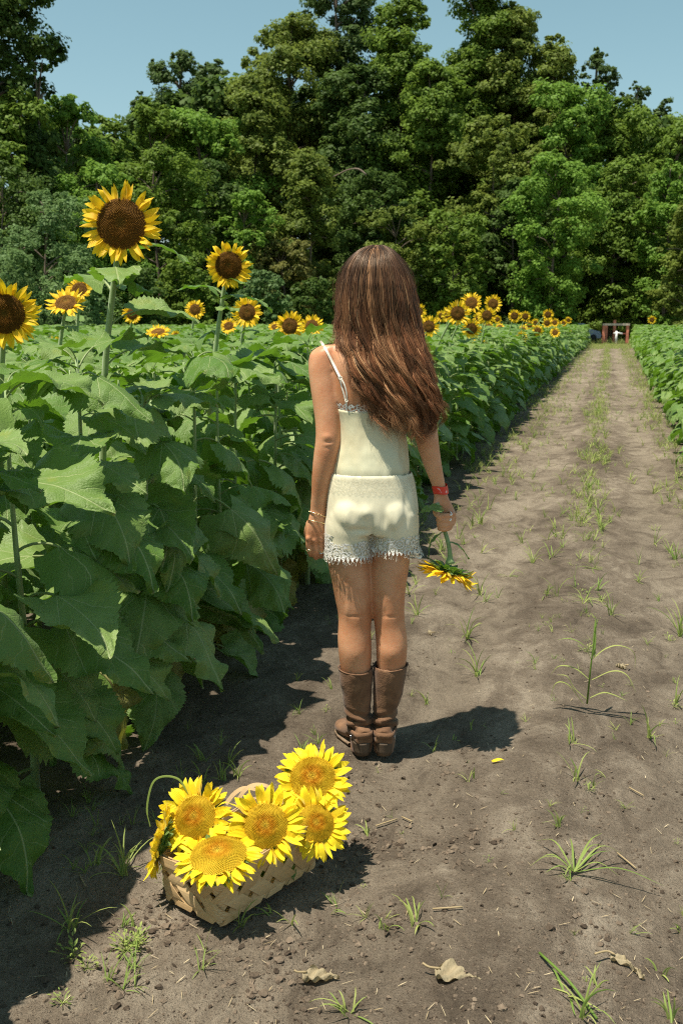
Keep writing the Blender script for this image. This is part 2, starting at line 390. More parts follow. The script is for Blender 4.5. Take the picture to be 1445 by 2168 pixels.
for k in range(10):
    mb = petal_mb(.08, .0245 if k % 3 else .020, random.uniform(-.5, .55), 100+k, 0, 9, 5)
    for key in PETALS: PETALS[key].append(mb.mesh('petal', M[key]))
def petal_mats(Rd, n, plen, r, flare=.25, sag=None):
    out = []
    n = int(n*1.6)
    for k in range(n):
        layer = k % 2; an = 2*math.pi*(k/n)+r.normal()*.07
        s = plen/.08*r.uniform(.78, 1.12); el = flare*(1 if layer else .3)+r.normal()*.22
        tw = r.normal()*.45
        m = (Matrix.Rotation(an-math.pi/2, 4, 'Z') @ Matrix.Translation((0, Rd*.90, -.004-.004*layer)) @ Matrix.Rotation(el, 4, 'X')
             @ Matrix.Rotation(tw, 4, 'Y') @ Matrix.Diagonal((max(s, .8)*r.uniform(.85, 1.3), s, s, 1)))
        out.append((m, int(r.integers(10))))
    return out
def head_parts(parent, Rd, n, plen, key, disc, seed, nfl=900, flare=.25, dome=.25, depth1='disc', relief=.0022, weird=None):
    """disc and every petal a mesh of its own under parent, whose own +z is the face of the flower"""
    r = np.random.default_rng(seed)
    disc_mb(Rd, nfl, dome, relief, seed).build('disc', M[disc], parent, False)
    for m, k in petal_mats(Rd, n, plen, r, flare):
        if weird: m = weird(m, r)
        link('petal', PETALS[key][k], parent, m)
def face_q(n, roll=0):
    return Vector(n).to_track_quat('Z', 'Y').to_matrix().to_4x4() @ Matrix.Rotation(roll, 4, 'Z')

# leaf variants shared by the near plants
LEAFV = []
for k in range(14):
    LEAFV.append(leaf_mb(.27, random.uniform(.235, .29), 40, 11, random.uniform(.10, .16), random.uniform(-25, 15), random.uniform(28, 78), random.uniform(.02, .3),
                         random.uniform(.014, .034), k, .0038, random.random(), random.uniform(-1, 1), .05, random.uniform(-.3, .5)).mesh('leaf', M['leaf']))
SLEAFV = [leaf_mb(.16, random.uniform(.09, .12), 30, 7, random.uniform(.03, .06), random.uniform(10, 35), random.uniform(40, 85), .2, .008, 50+k, .0028, random.random(), 0, .05).mesh('leaf', M['leaf']) for k in range(5)]
OLDV = [leaf_mb(.22, .19, 30, 9, .10, -50, 50, .5, .03, 80+k, .003, random.random(), 0, .05).mesh('leaf', M['oldleaf']) for k in range(3)]
def stem_path(h, lean, r, n=9):
    t = np.linspace(0, 1, n); P = np.stack([lean[0]*t**1.6+.008*np.sin(t*5+r.uniform(0, 6)), lean[1]*t**1.6+.008*np.sin(t*4+r.uniform(0, 6)), h*t], -1)
    P[0, 2] = -.03; return P
def leafm(P, t, an, tilt, s, roll=0):
    i = t*(len(P)-1); a = int(min(i, len(P)-2)); p = P[a]+(P[a+1]-P[a])*(i-a)
    return Matrix.Translation(p) @ Matrix.Rotation(an, 4, 'Z') @ Matrix.Rotation(tilt, 4, 'X') @ Matrix.Rotation(roll, 4, 'Y') @ Matrix.Scale(s, 4)
def leaf_plan(h, r, n, size=1.0, bare=0.0, face=None):
    out = []; an = r.uniform(0, 6.28)
    for k in range(n):
        f = k/(n-1); t = .10+.87*f**.92; an += 2.399963+r.normal()*.25
        s = size*np.interp(f, [0, .2, .6, .85, 1], [.95, 1.12, 1.05, .8, .5])*r.uniform(.7, 1.2)
        tilt = np.interp(f, [0, .3, .7, 1], [-.35, -.12, .0, .28])+r.normal()*.14
        a = an
        if face is not None and r.random() < .5: a = face+r.normal()*.75
        out.append((t, a, tilt, s, r.normal()*.15, f))
    for k in range(4): an += 1.75; out.append((.95+.015*k, an, .15+.12*k+r.normal()*.1, size*(.85-.13*k), 0, .9))
    return out
EAST = -math.pi/2    # +y leaf turned towards +x (the path)
def near_plant(name, loc, h, label, group, seed, n=14, size=1.0, face=EAST, lean=(0, 0), nbare=0):
    r = np.random.default_rng(seed); root = thing(name, loc, label, 'sunflower', group)
    P = stem_path(h, lean, r); tube(P, np.linspace(.0145, .0045, len(P)), 9).build('stem', M['stem'], root)
    for (t, a, tl, s, ro, f) in leaf_plan(h, r, n, size, 0, face):
        me = LEAFV[r.integers(len(LEAFV))] if f < .93 else SLEAFV[r.integers(5)]
        if f < .16 and r.random() < .3: me = OLDV[r.integers(3)]
        if f >= .93: s *= 1.7
        link('leaf', me, root, leafm(P, t, a, tl, s, ro))
    return root, P
def foliage_mb(h, seed, n=13, low=False, size=1.0, stem=True):
    r = np.random.default_rng(seed); P = stem_path(h, (0, 0), r); f_ = MB()
    for (t, a, tl, s, ro, f) in leaf_plan(h, r, n, size):
        if low: lm = leaf_low(.26, .25, .12, r.uniform(-20, 20), r.uniform(45, 90), r.random())
        else: lm = leaf_mb(.27, r.uniform(.23, .28), 14, 5, .12, r.uniform(-15, 20), r.uniform(45, 95), .15, .012, int(r.integers(1e6)), .0035, r.random(), 0, .05)
        f_.addmb(lm, leafm(P, t, a, tl, s, ro))
    return f_, tube(P, np.linspace(.013, .004, len(P)), 5, False)
def head_mb(Rd, n, plen, key, seed, nfl=260, low=False):
    """whole flower head in one mesh for blooms further off; materials petal, disc, leaf"""
    r = np.random.default_rng(seed); mb = MB()
    for m, k in petal_mats(Rd, n, plen, r):
        mb.addmb(petal_mb(.08, .024, r.uniform(-.4, .5), int(r.integers(1e6)), r.random(), 5, 3), m)
    d = disc_mb(Rd, nfl, .25, .003, seed); V, Q, T, A, QM, TM = d.data(); mb.addmb((V, Q, T, A, QM+1, TM+1))
    b = bracts_mb(Rd, seed, 16); V, Q, T, A, QM, TM = b.data(); mb.addmb((V, Q, T, A, QM+2, TM+2))
    return mb

# ---------------------------------------------------------------- the field
LEFT_X = -1.60; RIGHT_X = 1.10; GL = 'leafy sunflower plants of the left field'; GR = 'leafy sunflower plants of the right field'
blooms = []  # (px, py, diameter px, real diameter m, face, label)
def bloom_plant(px, py, dpx, real, nrm, label, seed, hero=False, bend=.12, discf=.5, npet=30, leaves=None, D=None, top_leaves=()):
    D = D or real*F_PX/dpx; c = at(px, py, D); n = Vector(nrm).normalized(); r = np.random.default_rng(seed)
    Rd = real/2*discf; plen = real/2-Rd*.93
    q = face_q(n, r.uniform(0, 6)); neck = c-n*Rd*.5
    bx = min(c.x-.16, LEFT_X-r.uniform(.08, .22)) if c.x < 0 else max(c.x+.05, RIGHT_X+.05)
    base = Vector((bx, c.y-n.y*bend+r.normal()*.03, 0))
    root = thing('sunflower_plant', base, label, 'sunflower', 'sunflower plants in bloom')
    rel = neck-base
    P = [(0, 0, -.03), (rel.x*.04, rel.y*.04, rel.z*.35), (rel.x*.25-n.x*.015, rel.y*.25-n.y*.015, rel.z*.7), (rel.x*.72-n.x*.02, rel.y*.72-n.y*.02, rel.z*.93), tuple(rel)]
    P = smooth_path(P, 5); tube(P, np.linspace(.014, .0085, len(P)), 9).build('stem', M['stem'], root)
    hM = Matrix.Translation(c-base) @ q
    if hero:
        hd = bracts_mb(Rd, seed, 22).build('flower_head', M['leaf'], root); hd.matrix_local = hM
        head_parts(hd, Rd, npet, plen, 'petal', 'disc_brown', seed, 900, .22, .10, relief=.0036)
        z0 = max(.2, 1-.6*0); nl = leaves or 9
        for (t, a, tl, s, ro, f) in leaf_plan(rel.z, r, nl, 1.0, 0, EAST)[:-4]:
            link('leaf', LEAFV[r.integers(len(LEAFV))], root, leafm(P, .2+(t-.2)*.62, a, tl, s, ro))
        for (t, a, tl, s, k) in top_leaves: link('leaf', SLEAFV[k], root, leafm(P, t, a, tl, s))
    else:
        o = head_mb(Rd, npet-4, plen, 'petal', seed).build('flower_head', [M['petal'], M['disc_brown'], M['leaf']], root); o.matrix_local = hM
        f_ = MB()
        for (t, a, tl, s, ro, f) in leaf_plan(rel.z, r, 10)[:-4]:
            f_.addmb(leaf_mb(.27, .25, 12, 5, .12, r.uniform(-15, 20), r.uniform(45, 90), .15, .012, int(r.integers(1e6)), .0035, r.random(), 0, .05), leafm(P, .15+(t-.15)*.68, a, tl, s, ro))
        f_.build('foliage', M['leaf'], root)
    return root
def toward(px, D, up=.1, side=0):
    """normal of a head that looks back at the path near the camera"""
    c = at(px, 690, D); return Vector((-c.x*.5+side-.15, -c.y, 0)).normalized()+Vector((0, 0, up))
def bloom(px, py, dpx, real, label, up=.1, side=0, **k):
    D = real*F_PX/dpx; return bloom_plant(px, py, dpx, real, toward(px, D, up, side), label, int(px*7+py), **k)
bloom(256, 474, 172, .27, 'tallest sunflower with the largest bloom, high above the left field', .02, .12, hero=True, discf=.58, npet=34, leaves=8,
      top_leaves=[(.80, R(-75), -.05, 1.35, 0), (.86, R(75), .15, .95, 1), (.70, R(-150), .0, 1.9, 2), (.68, R(60), .0, 1.8, 3)])
bloom(484, 562, 103, .225, 'second tallest sunflower, single bloom standing above the field left of the woman', .0, .15, hero=True, discf=.54, npet=30, leaves=8,
      top_leaves=[(.90, R(60), .3, .6, 1), (.82, R(-120), -.1, .8, 2), (.74, R(80), .0, 1.4, 3), (.72, R(-80), .0, 1.4, 4)])
bloom(10, 664, 156, .255, 'large sunflower bloom cut off by the left edge of the photo', .0, .55, hero=True, discf=.52, npet=32, leaves=8)
bloom(140, 640, 88, .22, 'sunflower bloom tilted up just left of the tallest stem', 1.1, .1, discf=.5)
bloom(168, 612, 62, .21, 'sunflower bloom peeking from behind the tallest stem', .5, .0)
bloom(280, 665, 45, .20, 'small round sunflower bloom to the right of the tallest stem', .1, .0)
bloom(413, 655, 46, .20, 'sunflower bloom half hidden behind the second tallest stem', .3, .3)
bloom(523, 661, 70, .215, 'round sunflower bloom right of the second tallest stem', .15, .1)
bloom(613, 690, 66, .22, 'dark centred sunflower bloom left of the woman with its twin behind', .1, -.1)
bloom(660, 690, 54, .22, 'sunflower bloom nearest to the left of the woman and touching her hair', .35, .1)
bloom(335, 702, 56, .21, 'sunflower bloom lying nearly flat among leaves between the two tall ones', 1.9, .0)
bloom(372, 712, 26, .2, 'small sunflower bloom in the leaves below the second tallest', .1, .1)
bloom(484, 690, 40, .2, 'sunflower bloom mostly hidden behind the round one', .6, -.2)
bloom(582, 692, 30, .2, 'small pale sunflower bloom between the round one and the dark centred one', .8, -.3)
bloom(118, 730, 40, .2, 'sunflower bloom drooping among leaves under the tilted one', -.2, .2)
for i, (px, py, d, up, sd, lb) in enumerate([
    (884, 660, 34, .1, -.5, 'sunflower bloom half behind the right side of the hair'),
    (907, 691, 43, .1, .0, 'sunflower bloom just right of the hair, nearest on that side'),
    (935, 669, 24, .0, .1, 'little sunflower bloom left of the large pair'),
    (968, 663, 50, .0, .1, 'largest bloom of the cluster right of the woman'),
    (951, 666, 34, .1, -.7, 'sunflower bloom pressed behind the left of the largest in the cluster'),
    (997, 641, 43, .3, .25, 'highest bloom of the cluster right of the woman'),
    (1043, 643, 36, .1, .25, 'second highest bloom of the cluster, at its right'),
    (1030, 668, 37, .0, .0, 'bloom in the middle of the cluster under the two highest'),
    (1013, 673, 24, .1, -.5, 'small bloom tucked left of the middle one of the cluster'),
    (997, 696, 40, -.15, .35, 'bloom nodding low at the front of the cluster'),
    (1014, 730, 33, .5, .3, 'lowest bloom of the cluster, set in the leaves'),
    (1052, 676, 17, .1, .0, 'tiny bloom right of the middle one of the cluster'),
    (1034, 691, 20, .3, .0, 'tiny bloom low behind the nodding one'),
    (1057, 692, 18, .7, .0, 'tiny tilted bloom on the far leaf tops of the cluster'),
    (1088, 669, 27, .0, .0, 'left bloom of the pair standing right of the cluster'),
    (1111, 670, 22, .0, .0, 'right bloom of the pair standing right of the cluster'),
    (1120, 688, 19, .1, -.5, 'small bloom beneath the pair'),
    (1132, 684, 18, .0, .1, 'small bloom right of the one beneath the pair'),
    (1106, 698, 20, .5, .0, 'bloom just under the pair, half sunk in leaves'),
    (1078, 725, 26, .8, .6, 'bloom facing sideways low on the row, left of its neighbour'),
    (1103, 714, 25, -.1, .5, 'bloom low on the row beside the sideways one'),
    (1137, 700, 23, .1, .4, 'bloom at row top right of the low pair'),
    (1159, 666, 23, .0, .0, 'tallest bloom of the far group near the end of the left row'),
    (1157, 684, 20, .0, .1, 'bloom straight below the tallest of the far group'),
    (1173, 683, 18, .2, .0, 'bloom right in the far group'),
    (1174, 704, 21, .3, .3, 'bloom low in front of the far group'),
    (1192, 684, 14, .1, -.4, 'left of the last two blooms at the far end of the left row'),
    (1202, 678, 14, .0, .1, 'right of the last two blooms at the far end of the left row'),
    (1201, 702, 13, .4, .3, 'last small bloom low at the far end of the left row'),
    (1379, 677, 17, .0, .0, 'lone sunflower bloom standing above the right field'),
    (1428, 695, 11, .2, .0, 'smallest sunflower bloom on the right field near the photo edge')]):
    bloom(px, py, d*1.15, .26 if d > 20 else .28, lb, up, sd, npet=26)

# rows: nearest plants with every leaf a part
labels_near = []
Y = .75; k = 0
while Y < 8.6:
    x = LEFT_X+random.uniform(-.06, .06); h = random.uniform(1.12, 1.36)
    side = 'in the first row beside the camera' if Y < 2.6 else ('in the first row left of the woman' if Y < 3.9 else 'in the first row just past the woman')
    near_plant('sunflower_plant', (x, Y, 0), h, 'leafy sunflower plant without a bloom '+side, 'first row plants without bloom, '+side[17:], 300+k, 15, 1.04, R(-122))
    Y += random.uniform(.25, .33); k += 1
for row, xr, y1 in ((2, LEFT_X-.62, 7.0), (3, LEFT_X-1.25, 5.5)):
    Y = 1.6 if row == 2 else 2.4
    while Y < y1:
        near_plant('sunflower_plant', (xr+random.uniform(-.08, .08), Y, 0), random.uniform(1.12, 1.30), 'leafy sunflower plant without a bloom in the rows right behind the first one',
                   'plants behind the first row', 500+k, 12, 1.0, None)
        Y += random.uniform(.3, .4); k += 1
# rows: individual plants, foliage as one part, shared variants
FV = []
for k in range(7):
    f_, s_ = foliage_mb(1.22, 900+k, 14); FV.append((f_.mesh('foliage', M['leaf']), s_.mesh('stem', M['stem'])))
def mid_plant(x, y, s, label, group):
    root = thing('sunflower_plant', (x, y, 0), label, 'sunflower', group, random.uniform(0, 6.28)); v = FV[random.randrange(7)]
    root.scale = (1, 1, s); link('foliage', v[0], root); link('stem', v[1], root)
Y = 8.8
while Y < 32:
    mid_plant(LEFT_X+random.uniform(-.07, .07), Y, random.uniform(.88, 1.06), 'distant leafy sunflower plant at the path edge of the left field', 'path edge plants of the left field'); Y += .33
for row, xr, y0, y1 in ((2, LEFT_X-.62, 7.2, 18), (3, LEFT_X-1.25, 5.8, 13), (4, LEFT_X-1.9, 3.4, 10), (5, LEFT_X-2.55, 4.4, 9)):
    Y = y0
    while Y < y1:
        mid_plant(xr+random.uniform(-.09, .09), Y, random.uniform(.96, 1.1), 'leafy sunflower plant in the inner rows of the left field', 'inner row plants of the left field'); Y += .38
Y = 7.9
while Y < 30:
    mid_plant(RIGHT_X+.010*max(0, Y-12)+random.uniform(-.08, .08), Y, random.uniform(.84, .98), 'leafy sunflower plant at the path edge of the right field', 'path edge plants of the right field')
    Y += .34
Y = 13
while Y < 22:
    mid_plant(RIGHT_X+.65+.010*max(0, Y-12)+random.uniform(-.08, .08), Y, random.uniform(.9, 1.02), 'leafy sunflower plant in the second row of the right field', 'second row plants of the right field'); Y += .4
LOWV = []
for k in range(8):
    f_, s_ = foliage_mb(1.22, 950+k, 12, True, 1.12); m_ = MB(); m_.addmb(f_); V, Q, T, A, QM, TM = s_.data(); m_.addmb((V, Q, T, A, QM+1, TM+1)); LOWV.append(m_.data())
def mass(name, spots, label):
    mb = MB()
    for (x, y, s) in spots:
        mb.addmb(LOWV[random.randrange(8)], Matrix.Translation((x, y, 0)) @ Matrix.Rotation(random.uniform(0, 6.28), 4, 'Z') @ Matrix.Diagonal((1, 1, s, 1)), random.random())
    o = mb.build(name, [M['leaf'], M['stem']]); tag(o, label, 'sunflower field', None, 'stuff')
END = 73
sp = []
for row in range(1, 85):
    xr = LEFT_X-.63*(row-1)
    y0 = {1: 32, 2: 18, 3: 13, 4: 10, 5: 9}.get(row, max(3.5, -xr/.72-1.0)); Y = y0; y1 = END if xr > -16 else 62
    while Y < y1:
        sp.append((xr+random.uniform(-.12, .12), Y, random.uniform(.90, 1.10))); Y += .42 if Y < 30 else .62
mass('sunflower_field', sp, 'mass of leafy sunflowers filling the left field to the tree line')
sp = []
for row in range(1, 14):
    xr = RIGHT_X+.65*(row-1); Y = {1: 30, 2: 22}.get(row, max(9, xr/.085-4))
    while Y < END:
        sp.append((xr+.010*max(0, Y-12)+random.uniform(-.12, .12), Y, random.uniform(.84, 1.08))); Y += .5
mass('sunflower_field', sp, 'mass of leafy sunflowers filling the field at the right edge')
# ---------------------------------------------------------------- ground
def axis(segs):
    out = []
    for a, b, st in segs: out += list(np.arange(a, b-1e-6, st))
    return np.array(out+[segs[-1][1]])
def gz(x, y):
    near = np.exp(-((np.hypot(x, y))/14)**2); n2 = np.exp(-((np.hypot(x, y))/6.5)**2)
    z = .020*fbm(x*1.5, y*.45, 3, 3)*2*(.04+.96*near)+.016*fbm(x*6, y*6, 4, 11)*n2+.011*fbm(x*26, y*26, 3, 17)*n2
    z += .022*np.exp(-((x+.12)/.16)**2)-.026*np.exp(-((x+.62)/.2)**2)-.024*np.exp(-((x-.42)/.18)**2)   # wheel tracks and the strip between
    z += .03*np.clip((-x-1.35)/.4, 0, 1)
    return z
gx = axis([(-900, -100, 100), (-100, -12, 4), (-12, -3, .3), (-3, -1.7, .03), (-1.7, 1.1, .0125), (1.1, 3, .05), (3, 12, .5), (12, 100, 8), (100, 900, 100)])
gy = axis([(-60, -4, 8), (-4, 1, .25), (1, 1.5, .03), (1.5, 4.2, .0125), (4.2, 9, .03), (9, 20, .12), (20, 90, 1.0), (90, 1400, 60)])
XX, YY = np.meshgrid(gx, gy); ZZ = gz(XX, YY)
mb = MB(); Vg = np.stack([XX, YY, ZZ], -1).reshape(-1, 3); mb.add(Vg, grid_faces(len(gy), len(gx)))
tag(mb.build('ground', M['soil']), None, None, None, 'structure')
def gzf(x, y): return float(gz(np.array([x]), np.array([y]))[0])

# clods and straw
def clod_mb(s, seed, sub=1):
    r = np.random.default_rng(seed); phi = (1+5**.5)/2
    V = np.array([(-1, phi, 0), (1, phi, 0), (-1, -phi, 0), (1, -phi, 0), (0, -1, phi), (0, 1, phi), (0, -1, -phi), (0, 1, -phi), (phi, 0, -1), (phi, 0, 1), (-phi, 0, -1), (-phi, 0, 1)])/1.9
    T = np.array([(0, 11, 5), (0, 5, 1), (0, 1, 7), (0, 7, 10), (0, 10, 11), (1, 5, 9), (5, 11, 4), (11, 10, 2), (10, 7, 6), (7, 1, 8), (3, 9, 4), (3, 4, 2), (3, 2, 6), (3, 6, 8), (3, 8, 9), (4, 9, 5), (2, 4, 11), (6, 2, 10), (8, 6, 7), (9, 8, 1)])
    for _ in range(sub):
        vl = [tuple(v) for v in V]; mp = {}; nt_ = []
        def mid(a, b):
            k = (min(a, b), max(a, b))
            if k not in mp: m = (np.array(vl[a])+np.array(vl[b]))/2; vl.append(tuple(m/np.linalg.norm(m)*1.0)); mp[k] = len(vl)-1
            return mp[k]
        for a, b, c in T:
            x, y, z = mid(a, b), mid(b, c), mid(c, a); nt_ += [(a, x, z), (x, b, y), (z, y, c), (x, y, z)]
        V = np.array(vl); T = np.array(nt_)
    V = V*(1+.28*r.normal(size=(len(V), 1))*(.7 if sub else 1)); V = V*np.array([1, r.uniform(.6, 1), r.uniform(.45, .75)])*s
    return V, T
CL = [clod_mb(1, k, 0) for k in range(10)]+[clod_mb(1, 20+k, 1) for k in range(6)]
mb = MB()
def put_clod(x, y, s, sub=False):
    V, T = CL[random.randrange(10, 16) if sub else random.randrange(10)]; a = random.uniform(0, 6.28); c, s_ = math.cos(a), math.sin(a)
    V = V*s; V = np.stack([V[:, 0]*c-V[:, 1]*s_, V[:, 0]*s_+V[:, 1]*c, V[:, 2]], -1)+np.array([x, y, gzf(x, y)+s*.15])
    A = np.zeros((len(V), 3)); A[:, 2] = random.random(); mb.add(V, None, T, A)
dens = 0
while dens < 5200:
    p = gnd(random.uniform(-60, 1500), random.uniform(1180, 2230)); x, y = p.x, p.y
    if x < -2.2 or x > 1.6: continue
    if vnoise(np.array([x*2.2]), np.array([y*2.2]), 5)[0]+.25*(x < -1) < random.uniform(.25, .95): continue
    put_clod(x, y, .0022+.0055*random.random()**4, False); dens += 1
for cx, cy, n in ((800, 1770, 120), (960, 1790, 60), (820, 1930, 90), (560, 2080, 60), (330, 1960, 110), (250, 2080, 60), (1250, 1960, 40), (950, 1600, 50), (760, 1640, 60), (600, 2000, 60)):
    for _ in range(n):
        p = gnd(cx+random.gauss(0, 55), cy+random.gauss(0, 26)); put_clod(p.x, p.y, .003+.009*random.random()**3, random.random() < .5)
tag(mb.build('soil_crumbs', M['clod'], None, False), 'loose crumbs of dark soil scattered over the path', 'soil', None, 'stuff')
mb = MB()
for _ in range(260):
    p = gnd(random.uniform(0, 1460), 1250+950*random.random()**.7); L = random.uniform(.006, .028); a = random.uniform(0, 3.14); z = gzf(p.x, p.y)+.006
    P = [(p.x+math.cos(a)*L*t, p.y+math.sin(a)*L*t, z+.003*math.sin(t*3)) for t in (-.5, 0, .5)]
    mb.addmb(ribbon(P, [.0008, .0018*random.uniform(.5, 1.3), .0008], np.array([0, 0, 1.]), .2, random.random()))
tag(mb.build('straw_bits', M['drygrass']), 'short bits of dry straw strewn over the soil', 'straw', None, 'stuff')
for i, (px, py, s, lb) in enumerate([(445, 2028, .011, 'small round soil lump in front of the basket'), (533, 2095, .008, 'small soil lump near the bottom edge below the basket'), (1062, 2150, .010, 'pale grey pebble at the bottom edge right of the curled dry leaf'),
                                     (505, 1990+30, .008, 'small dark clod left of the flat dry leaf'), (786, 1972, .010, 'dark clod at the edge of the scraped hollow')]):
    p = gnd(px, py); V, T = clod_mb(s, 70+i, 2); A = np.zeros((len(V), 3)); A[:, 2] = .4 if i != 2 else 1
    o = MB().add(V, None, T, A).build('pebble' if i == 2 else 'soil_clod', M['clod'], None, True); o.location = (p.x, p.y, gzf(p.x, p.y)+s*.3); tag(o, lb, 'pebble' if i == 2 else 'clod')

# ---------------------------------------------------------------- weeds and grass
def tuft_mb(n, L, spread, wd, seed, droop=1.0, up=1.2, segs=6):
    r = np.random.default_rng(seed); mb = MB()
    for k in range(n):
        an = r.uniform(0, 6.28); l = L*r.uniform(.5, 1.1); th = min(1.5, max(.1, up+r.normal()*spread)); b = r.uniform(.3, 1)*droop
        p = np.array([r.normal()*.006, r.normal()*.006, -.004]); P = [p.copy()]
        for s in range(segs):
            th -= b*(s+1)/segs*.55; p = p+np.array([math.cos(an)*math.cos(th), math.sin(an)*math.cos(th), math.sin(th)])*l/segs; p[2] = max(p[2], .003); P.append(p.copy())
            an += r.normal()*.08
        mb.addmb(ribbon(P, wd*np.interp(np.linspace(0, 1, segs+1), [0, .3, .8, 1], [.7, 1, .6, .05])*r.uniform(.7, 1.2), None, .25, r.random()))
    return mb
def herb_mb(n, s, seed):
    r = np.random.default_rng(seed); mb = MB()
    for k in range(n):
        an = r.uniform(0, 6.28); rr = s*r.random()**.6; h = s*.7*r.random(); L = s*.28*r.uniform(.6, 1.2)
        c = np.array([math.cos(an)*rr*.7, math.sin(an)*rr*.7, h]); d = np.array([math.cos(an), math.sin(an), r.uniform(.0, .9)]); d /= np.linalg.norm(d)
        mb.addmb(ribbon([c, c+d*L*.5, c+d*L], [L*.15, L*.42, .0005], None, .15, .25+.6*r.random()))
        if k % 3 == 0: mb.addmb(ribbon([(0, 0, 0), c*.6, c], .0018, None, .1, .5))
    return mb
def at_ground(o, px, py): p = gnd(px, py); o.location = (p.x, p.y, gzf(p.x, p.y)); return o
def weed(px, py, mb, label, cat='grass', name='grass_tuft', group=None, rz=0):
    o = at_ground(mb.build(name, M['grass']), px, py); o.rotation_euler.z = rz; return tag(o, label, cat, group)
# tall grass plant with arching blades
def arching(px, py):
    root = thing('tall_grass', (0, 0, 0), 'tallest grass plant on the path, single stalk with long arching blades', 'grass'); at_ground(root, px, py)
    sc_ = .0018   # metres per pixel there, in picture-parallel direction
    def pt(x, y, d=0): v = W((x-px)*sc_, d, (py-y)*sc_*1.02); return v
    tube([pt(1240, 1500), pt(1244, 1420), pt(1250, 1340), pt(1254, 1322)], [.0035, .003, .002, .001], 6).build('stalk', M['grass'], root)
    for pts in ([(1246, 1410), (1228, 1378), (1200, 1364), (1175, 1366)], [(1248, 1405), (1272, 1385), (1300, 1378), (1330, 1392), (1335, 1430)], [(1243, 1450), (1215, 1430), (1185, 1428), (1168, 1452)],
                [(1247, 1450), (1285, 1428), (1312, 1432), (1330, 1465)], [(1238, 1490), (1212, 1468), (1198, 1445), (1178, 1442)], [(1232, 1500), (1200, 1462), (1176, 1462), (1167, 1500)],
                [(1245, 1488), (1270, 1476), (1290, 1478), (1320, 1490)], [(1250, 1400), (1252, 1360), (1255, 1325)]):
        d = random.uniform(-.06, .06); P = smooth_path([pt(x, y, d*i/3) for i, (x, y) in enumerate(pts)], 5)
        ribbon(P, .0115*np.interp(np.linspace(0, 1, len(P)), [0, .4, .8, 1], [.6, 1, .7, .05]), None, .2, random.random()).build('blade', M['grass'], root)
    herb_mb(14, .022, 5).build('seed_head', M['grass'], root).location = pt(1248, 1320)
arching(1240, 1522)
